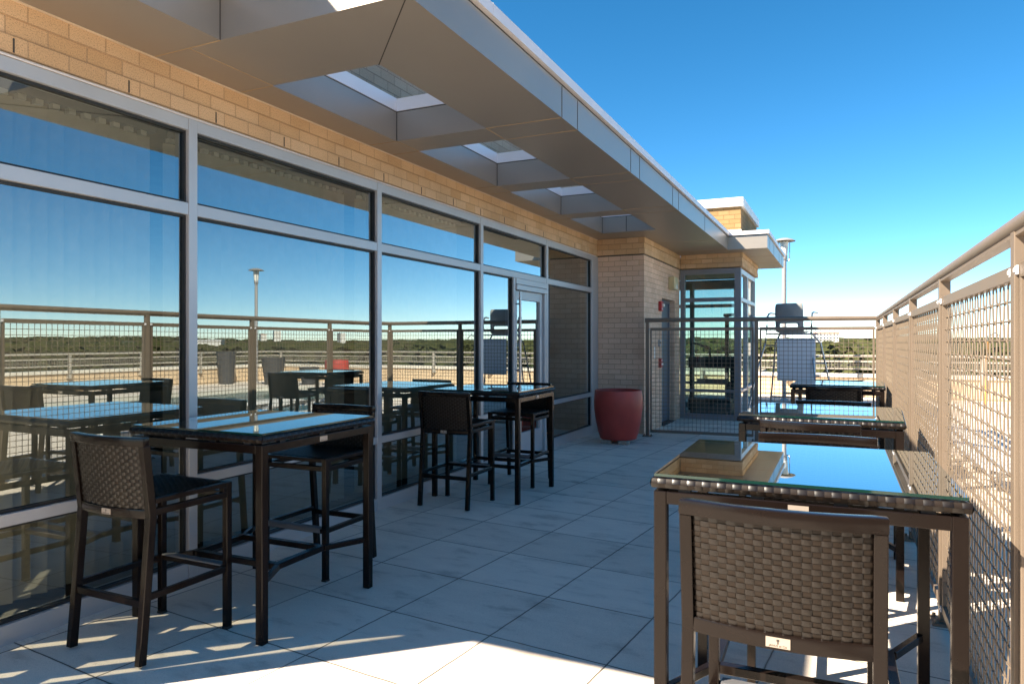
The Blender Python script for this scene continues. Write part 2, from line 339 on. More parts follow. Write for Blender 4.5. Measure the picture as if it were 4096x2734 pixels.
tag(pw.build('pool_water', M['water']), kind='structure')
# coping ring that also fills the square corners of the hole
cp = MB(); ZC = -0.03
outer = []
for x, y in poly:
    cx, cy = (PX0 + PX1) / 2, (PY0 + PY1) / 2
    ox = max(PX0 - 0.3, min(PX1 + 0.3, cx + (x - cx) * 3)); oy = max(PY0 - 0.3, min(PY1 + 0.3, cy + (y - cy) * 3))
    ox = PX1 + 0.3 if x > PX1 - rr * 0.62 else (PX0 - 0.3 if x < PX0 + rr * 0.62 else x)
    oy = PY1 + 0.3 if y > PY1 - rr * 0.62 else (PY0 - 0.3 if y < PY0 + rr * 0.62 else y)
    outer.append((ox, oy))
k = len(poly)
cp.add([(x, y, ZC) for x, y in outer] + [(x, y, ZC) for x, y in poly] + [(x, y, -0.3) for x, y in poly] + [(x, y, -0.1) for x, y in outer],
       [(i, (i + 1) % k, k + (i + 1) % k, k + i) for i in range(k)] + [(k + i, k + (i + 1) % k, 2 * k + (i + 1) % k, 2 * k + i) for i in range(k)] + [((i + 1) % k, i, 3 * k + i, 3 * k + (i + 1) % k) for i in range(k)])
tag(cp.build('pool_coping', M['cream_cap']), kind='structure')
# land far below, out to the horizon, rising to low wooded hills
g = MB(); rings = [0.1, 60, 150, 400, 900, 1800, 3200, 5200, 9000, 14000]; NA = 96
hills = random.Random(3)
hp = [hills.uniform(0, 6.28) for _ in range(6)]
for ri, rad in enumerate(rings):
    for i in range(NA):
        a = 2 * math.pi * i / NA
        h = -14.0
        if rad > 1500: h += (rad - 1500) / 3700 * 24 * (1 + 0.35 * math.sin(3 * a + hp[0]) + 0.25 * math.sin(7 * a + hp[1]) + 0.15 * math.sin(17 * a + hp[2])) if rad <= 5300 else 22
        g.v.append((rad * math.cos(a), rad * math.sin(a), h))
for ri in range(len(rings) - 1):
    for i in range(NA): g.f.append((ri * NA + i, ri * NA + (i + 1) % NA, (ri + 1) * NA + (i + 1) % NA, (ri + 1) * NA + i))
g.f.append(tuple(range(NA - 1, -1, -1)))
tag(g.build('ground', M['ground'], smooth='all'), kind='structure')

# ================================================================== BUILDING
BO = Vector((WX, 6.0, 0.0))
bld = empty('brick_building', BO, label='tan brick building with silver canopy and wall of reflective windows along the deck', cat='building')
def bp_(mb, name, m, parent=None, **kw): return mb.build(name, m, parent or bld, world=BO, **kw)
Y0, YP = 1.14, 11.08          # end corner of the storefront, face of the brick pier
ZB = 2.855                    # underside of the brick band
# brick band of three courses, stepped
ch = (3.12 - ZB) / 3
for k, (st, y1) in enumerate(((0.0, YP), (0.008, YP), (0.0, YP))):
    pass
b1 = MB()
b1.box(WX - 0.3, WX + 0.006, Y0, YP, ZB, ZB + ch).box(WX - 0.3, WX - 0.003, Y0, YP, ZB + ch, ZB + 2 * ch).box(WX - 0.3, WX + 0.003, Y0, YP, ZB + 2 * ch, 3.3)
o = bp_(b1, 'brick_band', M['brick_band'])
# lift the courses so that one row of bricks falls on each step
for lp in o.data.uv_layers[0].data: lp.uv = (lp.uv[0], (lp.uv[1] - ZB) * 0.0835 / ch + 0.0835 * 30)
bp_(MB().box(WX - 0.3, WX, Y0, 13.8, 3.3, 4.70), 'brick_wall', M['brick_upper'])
# dark head joints left open as weep holes
wv = MB()
for y in [2.06 + 0.609 * k for k in range(15)]: wv.box(WX, WX + 0.0085, y, y + 0.008, ZB + 0.006, ZB + 0.075)
bp_(wv, 'weep_joint', M['joint_dark'])
pr = MB().box(WX - 0.3, -2.86, YP, 12.30, zf(11) - 0.02, 2.835)
pr.box(-4.6, -2.86, 12.30, 13.36, 2.215, 2.835).box(WX - 0.3, -2.86, 13.36, 13.80, zf(13.5) - 0.02, 2.835).box(-4.8, -3.05, 12.302, 13.358, -0.1, 2.213)
bp_(pr, 'brick_pier', M['brick'])
pb = MB()
for k, st in enumerate((0.012, 0.004, 0.014)):
    z0 = ZB + k * ch; z1 = ZB + (k + 1) * ch
    pb.box(WX - 0.2, -2.86 + st, YP - st, 13.80, z0, z1)
o = bp_(pb, 'brick_band', M['brick_band'])
for lp in o.data.uv_layers[0].data: lp.uv = (lp.uv[0], (lp.uv[1] - ZB) * 0.0835 / ch + 0.0835 * 30)
bp_(MB().box(WX - 0.2, -2.868, YP + 0.008, 13.8, 2.835, ZB), 'ledge_joint', M['joint_dark'])
# storefront: five bays. one window thing-part per bay, its panes and gasket as sub-parts
mull = [1.14, 3.10, 5.035, 6.955, 8.875, 10.80]
ZS = [(0.105, 0.575), (0.635, 2.235), (2.312, 2.755)]
def window(y0, y1, zs, low=True, skip_lower=False):
    f = MB(); mw = 0.032; fx0, fx1 = WX - 0.11, WX + 0.012
    f.box(fx0, fx1 + 0.004, y1 - mw, y1 + mw, zf(y1) - 0.01, 2.83)
    if y0 < 2: f.box(fx0, fx1 + 0.004, y0 - mw, y0 + mw, -0.01, 2.83)
    a, b = y0 + mw, y1 - mw
    f.box(fx0, fx1, a, b, 2.757, 2.83)
    f.box(fx0, fx1, a, b, 2.238, 2.312)
    if not skip_lower: f.box(fx0, fx1, a, b, 0.575, 0.635); f.box(fx0, fx1, a, b, zf(y0) - 0.01, 0.105)
    w_ = bp_(f, 'window', M['alu'], bevel=0.0025, seg=1)
    gk = MB(); pn = []
    def pane(ya, yb, za, zb):
        t_ = 0.014; x0, x1 = WX - 0.05, WX - 0.012
        gk.box(x0, x1, ya, ya + t_, za, zb).box(x0, x1, yb - t_, yb, za, zb).box(x0, x1, ya + t_, yb - t_, za, za + t_).box(x0, x1, ya + t_, yb - t_, zb - t_, zb)
        pn.append((ya, yb, za, zb))
    if skip_lower: pane(a, b, 2.312, 2.757)
    else:
        pane(a, b, 2.312, 2.757); pane(a, b, 0.635, 2.238); pane(a, b, 0.105, 0.575)
    return w_, gk, pn, pane
def finish(w_, gk, pn):
    bp_(gk, 'gasket', M['gasket'], w_)
    for (ya, yb, za, zb) in pn:
        j0, j1, j2 = (random.uniform(-0.0016, 0.0016) for _ in range(3))
        bp_(MB().add([(WX - 0.03 + j0, ya, za), (WX - 0.03 + j1, yb, za), (WX - 0.03 + j1 + j2 - j0, yb, zb), (WX - 0.03 + j2, ya, zb)], [(0, 1, 2, 3)]), 'pane', M['pane'], w_)
def reparent(o, p):
    return o
# children of a window keep the building's coordinates: windows have no offset of their own
for k in range(5):
    w_, gk, pn, pane = window(mull[k], mull[k + 1], ZS, skip_lower=(k == 3))
    if k == 3:
        a = mull[3] + 0.032; b = mull[4] - 0.032; jd = 7.80
        f = MB(); fx0, fx1 = WX - 0.11, WX + 0.011
        f.box(fx0, fx1, jd, jd + 0.055, zf(8) - 0.01, 2.238).box(fx0, fx1, a, jd, 0.575, 0.635).box(fx0, fx1, a, jd, zf(7) - 0.01, 0.105)
        f.box(fx0, fx1 + 0.01, jd + 0.055, b, 2.165, 2.236).box(fx0, fx1 + 0.022, jd + 0.055, b, 2.095, 2.158).box(fx0, fx1, b - 0.05, b, zf(8.7) - 0.01, 2.095)
        bp_(f, 'door_frame', M['alu'], w_, bevel=0.0025, seg=1)
        pane(a, jd, 0.635, 2.238); pane(a, jd, 0.105, 0.575)
        finish(w_, gk, pn)
        # the door leaf
        dy0, dy1 = jd + 0.062, b - 0.056; x0, x1 = WX - 0.075, WX - 0.02
        f = MB().box(x0, x1, dy0, dy0 + 0.1, zf(8) + 0.01, 2.09).box(x0, x1, dy1 - 0.1, dy1, zf(8) + 0.01, 2.09).box(x0, x1, dy0 + 0.1, dy1 - 0.1, 1.98, 2.09).box(x0, x1, dy0 + 0.1, dy1 - 0.1, zf(8) + 0.01, 0.30)
        dr = bp_(f, 'door', M['alu'], bevel=0.003, seg=1)
        x = WX - 0.045
        bp_(MB().add([(x, dy0 + 0.1, 0.30), (x, dy1 - 0.1, 0.30), (x, dy1 - 0.1, 1.98), (x, dy0 + 0.1, 1.98)], [(0, 1, 2, 3)]), 'pane', M['pane'], dr)
        hx = WX + 0.045; hy = dy0 + 0.05
        hd = MB().tube([(hx, hy, 0.12), (hx, hy, 2.07)], 0.016, 12)
        for z in (0.35, 1.1, 1.92): hd.tube([(WX - 0.02, hy, z), (hx, hy, z)], 0.008, 8)
        bp_(hd, 'door_handle', M['steel'], dr, smooth=True)
    else: finish(w_, gk, pn)
bp_(MB().box(WX - 0.1, WX + 0.004, Y0, YP, 2.8305, ZB - 0.004), 'sealant_joint', M['sealant'])
bp_(MB().tube([(WX + 0.014, 1.2, 2.838), (WX + 0.015, 3.0, 2.836), (WX + 0.012, 5.2, 2.838), (WX + 0.012, 10.95, 2.837)], 0.006, 6), 'conduit', M['cap'], smooth=True)
bp_(MB().box(WX - 0.13, WX + 0.016, 10.833, YP - 0.004, zf(11) - 0.02, 2.83), 'end_mullion', M['alu'], bevel=0.003)
# storefront end wall, glazed
f = MB()
for x in (-3.70, -5.5, -7.3, -9.0): f.box(x - 0.03, x + 0.03, Y0 - 0.05, Y0 + 0.05, 0, 2.83)
for z0, z1 in ((0, 0.1), (0.575, 0.635), (2.238, 2.312), (2.757, 3.3)): f.box(-9, -3.731, Y0 - 0.04, Y0 + 0.04, z0, z1)
we = bp_(f, 'window', M['alu'])
bp_(MB().add([(-9, Y0, 0.05), (WX - 0.05, Y0, 0.05), (WX - 0.05, Y0, 2.8), (-9, Y0, 2.8)], [(0, 1, 2, 3)]), 'pane', M['pane_end'], we)
# room behind the glass
bp_(MB().box(-3.775, WX - 0.115, Y0 - 0.045, Y0 + 0.06, 0.0, 2.85), 'corner_mullion', M['alu'])
rm = MB().box(-9.2, -9.0, Y0, 11.08, 0, 3.0).box(-9.0, WX - 0.14, 11.085, 11.2, 0, 3.0)
bp_(rm, 'room_wall', M['room'])
bp_(MB().box(-9.0, WX - 0.115, Y0 + 0.06, 11.08, -0.08, zf(11) - 0.005), 'room_floor', M['room_floor'])
bp_(MB().box(-9.0, WX - 0.301, Y0, 11.08, 2.86, 3.0), 'room_ceiling', M['room'])
bp_(MB().box(-14, WX - 0.31, Y0, 16.4, 4.3, 4.5).box(-14, -13.8, Y0, 16.4, 0, 4.7).box(-14, -9.21, Y0, Y0 + 0.2, 0, 4.7).box(-9.2, WX - 0.301, Y0, Y0 + 0.25, 3.301, 4.70), 'roof', M['cap'])
bp_(MB().box(WX, 9.0, -6.6, -6.3, -0.1, 3.7), 'brick_wall', M['brick'])  # unseen wall added behind the camera to darken what the furniture reflects
# ---- canopy
ZS0, ZS1 = 3.12, 3.356
wells = [(3.48, 4.885), (5.226, 6.765), (7.10, 8.66), (9.01, 10.43)]
WA, WB, XO = -3.345, -2.51, -1.88
cn = MB()
cn.box(WX + 0.012, WA, 0.46, 13.3, ZS0, ZS1).box(WA, -3.10, 0.46, 2.83, ZS0, ZS1).box(WA, XO, 2.83, 3.48, ZS0, ZS1).box(WB, XO, 3.48, 10.43, ZS0, ZS1)
for a, b in ((4.885, 5.226), (6.765, 7.10), (8.66, 9.01)): cn.box(WA, WB, a, b, ZS0, ZS1)
cn.box(WA, XO, 10.43, 13.3, ZS0, ZS1).box(XO - 0.4, -1.20, 13.3, 17.2, ZS0, ZS1)
cn.box(WX + 0.012, XO - 0.4, 13.3, 13.86, ZS0, ZS1)
cn.box(-9.3, WX + 0.012, 0.46, 1.14, ZS0, ZS1)
can = bp_(cn, 'canopy', M['panel'])
# thin joints between the panels
j = MB(); e = 0.0022; zz = (ZS0 - e, ZS0 + 0.01)
for y in (2.83, 3.48) + tuple(v for w2 in wells for v in w2)[1:]:
    if y == 3.48: j.box(WX + 0.02, WA, y - 0.004, y + 0.004, *zz); continue
    if y == 2.83: j.box(WX + 0.02, -3.1, y - 0.004, y + 0.004, *zz); continue
    j.box(WX + 0.02, WA, y - 0.004, y + 0.004, *zz)
    if y < 10: j.box(WB, XO, y - 0.004, y + 0.004, *zz)
for a, b in ((2.83, 3.48), (4.885, 5.226), (6.765, 7.10), (8.66, 9.01)):
    j.box(WA - 0.004, WA + 0.004, a + 0.004, b - 0.004, *zz)
    if a > 3: j.box(WB - 0.004, WB + 0.004, a + 0.004, b - 0.004, *zz)
j.box(WX + 0.02, XO, 11.9, 11.907, *zz).box(WX + 0.02, XO, 13.29, 13.298, *zz).box(-2.2, -1.20, 14.6, 14.607, *zz).box(-2.2, -1.2, 15.9, 15.907, *zz)
bp_(j, 'panel_joint', M['joint_tan'], can)
j = MB().bar((WB - 0.006, 3.486, ZS0 + 0.004), (XO + 0.002, 2.832, ZS0 + 0.004), 0.006, 0.012)
for y in (4.885, 5.226, 6.765, 7.10, 8.66, 9.01, 10.9): j.box(XO - 0.01, XO + 0.0025, y - 0.004, y + 0.004, ZS0 + 0.002, ZS1 - 0.004)
for x in (-1.20,):
    for y in (13.75, 14.6, 15.9, 16.6): j.box(x - 0.01, x + 0.0025, y - 0.004, y + 0.004, ZS0 + 0.002, ZS1 - 0.004)
for (a, b) in wells: j.box(WA - 0.004, WA + 0.004, b - 0.006, b + 0.002, ZS0 + 0.004, ZS1)
j.box(-2.97, -2.962, 10.424, 10.43, ZS0 + 0.004, ZS1)
j.box(-3.106, -3.0985, 2.824, 2.834, ZS0 + 0.002, ZS1)
bp_(j, 'panel_joint', M['joint_dark'], can)
# coping on the outer edge and round the wells
c = MB(); z0, z1 = 3.372, 3.442
c.box(-2.2, XO + 0.032, 2.80, 13.27, z0, z1).box(-3.35, -2.2, 2.80, 2.95, z0, z1).box(-3.35, -3.068, 0.43, 2.80, z0, z1).box(-9.3, -3.35, 0.43, 0.6, z0, z1)
c.box(-2.0, -1.168, 13.27, 17.23, z0, z1)
for (a, b) in wells:
    c.box(WA - 0.12, WA + 0.006, a, b, 3.366, 3.47).box(WA - 0.12, WB + 0.12, b - 0.006, b + 0.1, 3.366, 3.47)
cap = bp_(c, 'coping', M['cap'], can)
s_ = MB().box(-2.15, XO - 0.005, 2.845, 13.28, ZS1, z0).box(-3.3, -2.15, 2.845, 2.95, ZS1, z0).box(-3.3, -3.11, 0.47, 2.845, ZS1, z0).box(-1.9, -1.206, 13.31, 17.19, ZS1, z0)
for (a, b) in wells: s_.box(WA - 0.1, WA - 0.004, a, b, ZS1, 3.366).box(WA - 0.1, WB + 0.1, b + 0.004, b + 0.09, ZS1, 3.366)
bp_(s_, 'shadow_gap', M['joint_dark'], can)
j = MB()
for y in (3.69, 6.78, 9.9): j.box(XO + 0.02, XO + 0.0335, y - 0.004, y + 0.004, z0 - 0.003, z1 + 0.0015)
bp_(j, 'coping_joint', M['cap'], can)
bp_(MB().box(WX + 0.002, WX + 0.012, 0.46, YP - 0.015, 3.112, 3.14), 'canopy_trim', M['sealant'])
# ---- glazed bay beyond the fence, carried up as a brick tower
YB, XB, YE = 13.80, -1.715, 16.5
t_ = MB()
t_.box(WX, XB, YB, YB + 0.2, 3.442, 3.985).box(XB - 0.2, XB, YB + 0.2, YE, 3.442, 3.985).box(WX, XB - 0.2, YE - 0.2, YE, 3.442, 3.985)
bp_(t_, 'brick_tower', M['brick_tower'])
bp_(MB().box(WX, XB + 0.05, YB - 0.05, YE + 0.05, 3.985, 4.155), 'tower_coping', M['white'], bevel=0.006, seg=1)
bp_(MB().box(WX, XB + 0.006, YB - 0.008, YB + 0.05, 3.53, 3.555), 'flashing', M['white'])
pp = MB().tube([(-6, 15.4, 4.42), (-2.75, 15.4, 4.42), (-2.66, 15.4, 4.40), (-2.62, 15.4, 4.33), (-2.62, 15.4, 4.15)], 0.035, 10)
bp_(pp, 'roof_pipe', M['white'], smooth=True)
bb = MB()
for k, st in enumerate((0.012, 0.004, 0.014)):
    z0 = ZB + k * ch; z1 = ZB + (k + 1) * ch
    bb.box(-2.84, XB + 0.02 + st, YB - st, YB + 0.15, z0, z1).box(XB - 0.15, XB + 0.02 + st, YB + 0.15, YE, z0, z1).box(-4.5, XB - 0.15, YE - 0.15, YE, z0, z1)
bb.box(-2.7, XB - 0.01, YB + 0.02, YE, 3.12, 3.443)
o = bp_(bb, 'brick_band', M['brick_band'])
for lp in o.data.uv_layers[0].data: lp.uv = (lp.uv[0], (lp.uv[1] - ZB) * 0.0835 / ch + 0.0835 * 30)
zb = zf(14) - 0.04
f = MB()
f.box(-2.845, -2.76, YB - 0.01, YB + 0.1, zb, 2.835).box(-1.83, XB, YB - 0.015, YB + 0.1, zb, 2.836)
for z0, z1 in ((zb, 0.06), (0.478, 0.532), (2.212, 2.286), (2.735, 2.835)): f.box(-2.76, -1.83, YB - 0.008, YB + 0.08, z0, z1)
wb = bp_(f, 'window', M['alu_dark'], bevel=0.003, seg=1)
bp_(MB().add([(-2.76, YB + 0.03, 0.06), (-1.83, YB + 0.03, 0.06), (-1.83, YB + 0.03, 2.735), (-2.76, YB + 0.03, 2.735)], [(0, 1, 2, 3)]), 'pane', M['pane_clear'], wb)
f = MB()
for y in (14.87, 16.2): f.box(XB - 0.1, XB + 0.001, y - 0.04, y + 0.04, zb, 2.83)
for (ya, yb) in ((YB + 0.1, 14.83), (14.91, 16.16)):
    for z0, z1 in ((zb, 0.06), (0.478, 0.532), (2.212, 2.286), (2.735, 2.83)): f.box(XB - 0.09, XB - 0.001, ya, yb, z0, z1)
ws = bp_(f, 'window', M['alu'], bevel=0.003, seg=1)
for (ya, yb) in ((YB + 0.1, 14.83), (14.91, 16.16)):
    bp_(MB().add([(XB - 0.045, ya, 0.06), (XB - 0.045, yb, 0.06), (XB - 0.045, yb, 2.735), (XB - 0.045, ya, 2.735)], [(0, 1, 2, 3)]), 'pane', M['pane_clear'], ws)
f = MB()
for x in (-4.4, -3.1, -2.13): f.box(x - 0.045, x + 0.045, YE - 0.2, YE - 0.1, zb, 2.83)
for z0, z1 in ((zb, 0.06), (0.478, 0.532), (2.212, 2.286), (2.62, 2.83)): f.box(-4.4, XB - 0.1, YE - 0.19, YE - 0.11, z0, z1)
wk = bp_(f, 'window', M['alu_dark'])
bp_(MB().add([(-4.4, YE - 0.15, 0.06), (XB - 0.1, YE - 0.15, 0.06), (XB - 0.1, YE - 0.15, 2.7), (-4.4, YE - 0.15, 2.7)], [(0, 1, 2, 3)]), 'pane', M['pane_clear'], wk)
bp_(MB().box(-4.6, XB - 0.11, YB + 0.11, YE - 0.21, zb - 0.02, zb).box(-4.7, -4.6, YB, YE, zb, 2.85), 'room_floor', M['room_floor'])
bp_(MB().box(-4.6, XB - 0.16, YB + 0.16, YE - 0.16, 2.84, 3.1), 'room_ceiling', M['room'])
# side door in the brick recess
dx = -2.975
f = MB().box(dx - 0.05, dx + 0.02, 12.302, 12.36, zf(12.5), 2.212).box(dx - 0.05, dx + 0.02, 13.30, 13.358, zf(12.5), 2.212).box(dx - 0.05, dx + 0.02, 12.36, 13.30, 2.15, 2.212)
sdr = bp_(f, 'door', M['door'], bevel=0.003, seg=1)
bp_(MB().box(dx - 0.04, dx, 12.363, 13.297, zf(12.5) + 0.01, 2.147), 'door_leaf', M['door'], sdr)
bp_(MB().tube([(dx + 0.06, 12.44, 0.98), (dx + 0.06, 12.56, 0.98)], 0.009, 8).tube([(dx, 12.44, 0.98), (dx + 0.06, 12.44, 0.98)], 0.009, 8), 'door_handle', M['steel'], sdr, smooth=True)
bp_(MB().box(-2.985, -2.83, 12.36, 13.30, zf(12.8) - 0.005, zf(12.8) + 0.008), 'door_sill', M['joint_dark'], sdr)
# ---- things on the recess wall
XWL = -2.86
wl = empty('wall_light', (XWL, 12.98, 2.515), label='cream box light on the brick wall above the side door', cat='wall light')
MB().box(0, 0.11, -0.16, 0.16, -0.115, 0.115).build('housing', M['cream_plastic'], wl, bevel=0.012)
MB().box(0.03, 0.113, 0.0, 0.13, -0.10, -0.02).build('lens', M['lens'], wl, bevel=0.005)
fa = empty('fire_alarm', (XWL, 12.12, 2.06), label='red fire alarm strobe high on the brick wall left of the side door', cat='fire alarm')
hb = MB().box(0, 0.055, -0.07, 0.07, -0.085, 0.085).build('housing', M['red'], fa, bevel=0.008)
MB().box(0.055, 0.085, -0.03, 0.06, -0.01, 0.04).build('strobe', M['lens'], fa, bevel=0.006)
TM = lambda x, y, z: Matrix.Translation((x, y, z)) @ Matrix(((0, 0, 1, 0), (1, 0, 0, 0), (0, 1, 0, 0), (0, 0, 0, 1)))
text_mesh('lettering', 'FIRE', 0.05, M['white'], hb, TM(0.056, -0.005, -0.05))
fp = empty('fire_alarm_pull', (XWL, 12.12, 1.08), label='red fire alarm pull station low on the brick wall beside the side door', cat='fire alarm')
hb = MB().box(0, 0.045, -0.06, 0.06, -0.08, 0.08).build('housing', M['red'], fp, bevel=0.006)
MB().box(0.045, 0.062, -0.045, 0.045, -0.035, -0.005).build('pull_handle', M['white'], fp, bevel=0.004)
text_mesh('lettering', 'FIRE', 0.042, M['white'], hb, TM(0.046, 0, 0.045))
kp = empty('keypad', (XWL, 12.07, 1.42), label='small grey keypad on the brick wall above the red pull station', cat='keypad')
MB().box(0, 0.03, -0.045, 0.045, -0.06, 0.06).build('housing', M['grey_box'], kp, bevel=0.005)
MB().box(0.03, 0.033, -0.025, 0.025, -0.01, 0.03).build('screen', M['black'], kp)
sg = tag(MB().box(XWL, XWL + 0.006, 11.75, 11.80, 1.16, 1.36).build('wall_plate', M['white'], at=(XWL, 11.77, 1.16), bevel=0.002), 'narrow white plate upright on the brick wall near the fence post', 'plate')
# ---- blinds behind the storefront glass
def blinds(y0, y1, name, label):
    r0 = empty(name, (WX - 0.24, (y0 + y1) / 2, 0), label=label, cat='blind', group='vertical blinds behind the storefront windows')
    s = MB(); rnd = random.Random(int(y0 * 10)); y = y0; L = (y1 - y0) / 2
    while y < y1 - 0.05:
        a = R(28 + rnd.uniform(-7, 7)); c_, s2 = math.cos(a) * 0.044, math.sin(a) * 0.044; yy = y - (y0 + y1) / 2
        s.add([(-s2, yy - c_, 0.12), (s2, yy + c_, 0.12), (s2, yy + c_, 2.72), (-s2, yy - c_, 2.72)], [(0, 1, 2, 3)])
        y += 0.088
    s.build('slats', M['blind'], r0)
    h = MB(); y = y0
    while y < y1 - 0.05: yy = y - (y0 + y1) / 2; h.box(-0.018, 0.018, yy - 0.02, yy + 0.02, 2.722, 2.75); y += 0.088
    h.build('carriers', M['white'], r0)
    MB().box(-0.03, 0.03, -L, L, 2.752, 2.80).build('head_rail', M['alu_dark'], r0)
blinds(2.06, 3.02, 'vertical_blind', 'beige vertical blind behind the nearest window bay, beside the nearest stool')
blinds(3.14, 4.95, 'vertical_blind', 'beige vertical blind behind the second window bay, past the near wall table')
blinds(5.08, 6.88, 'vertical_blind', 'beige vertical blind behind the third window bay, beside the far wall table')
# blind on the glazed end wall: a few slats hang open
r0 = empty('vertical_blind', (-6.3, Y0 + 0.2, 0), label='beige vertical blind across the end window round the corner', cat='blind', group='vertical blinds behind the storefront windows')
s = MB(); rnd = random.Random(5)
x = 2.56; k = 0
while x > -2.6:
    op = k in (1, 6, 10)
    a = R(44 if op else rnd.uniform(-12, -5)); c_, s2 = math.cos(a) * 0.047, math.sin(a) * 0.047
    s.add([(x - c_, -s2, 0.12), (x + c_, s2, 0.12), (x + c_, s2, 2.76), (x - c_, -s2, 2.76)], [(0, 1, 2, 3)]); x -= 0.088; k += 1
s.build('slats', M['blind'], r0)

# ================================================================== WEAVE
def weave(mb, P, nu, nv, amp0, hx=0.16, vx=0.08, nh=5):
    """woven strands laid over the unit square; P(u, v, h) places a point at height h over the surface"""
    rj = random.Random(nu * 100 + nv)
    for i in range(nu):
        for jj in range(nv):
            amp = amp0 * rj.uniform(0.82, 1.15); sh = rj.uniform(-0.05, 0.05)
            if (i + jj) % 2 == 0:
                u0, u1, v0, v1 = max(0, i - hx + sh) / nu, min(nu, i + 1 + hx + sh) / nu, (jj + 0.03) / nv, (jj + 0.97) / nv
                gu, gv = nh, 3
                f = lambda a, c: amp * (0.12 + 1.0 * max(0, math.sin(math.pi * a)) ** 0.42) * (0.78 + 0.22 * max(0, math.sin(math.pi * c)) ** 0.5)
            else:
                u0, u1, v0, v1 = (i + 0.08) / nu, (i + 0.92) / nu, max(0, jj - vx) / nv, min(nv, jj + 1 + vx) / nv
                gu, gv = 3, 3
                f = lambda a, c: amp * (0.30 + 0.40 * max(0, math.sin(math.pi * c)) ** 0.5) * (0.75 + 0.25 * math.sin(math.pi * a) ** 0.5)
            mb.cur = (i + jj) % 2
            vs = [P(u0 + (u1 - u0) * a / (gu - 1), v0 + (v1 - v0) * c / (gv - 1), f(a / (gu - 1), c / (gv - 1))) for c in range(gv) for a in range(gu)]
            mb.add(vs, [(c * gu + a, c * gu + a + 1, (c + 1) * gu + a + 1, (c + 1) * gu + a) for c in range(gv - 1) for a in range(gu - 1)])
    mb.cur = 0
    return mb

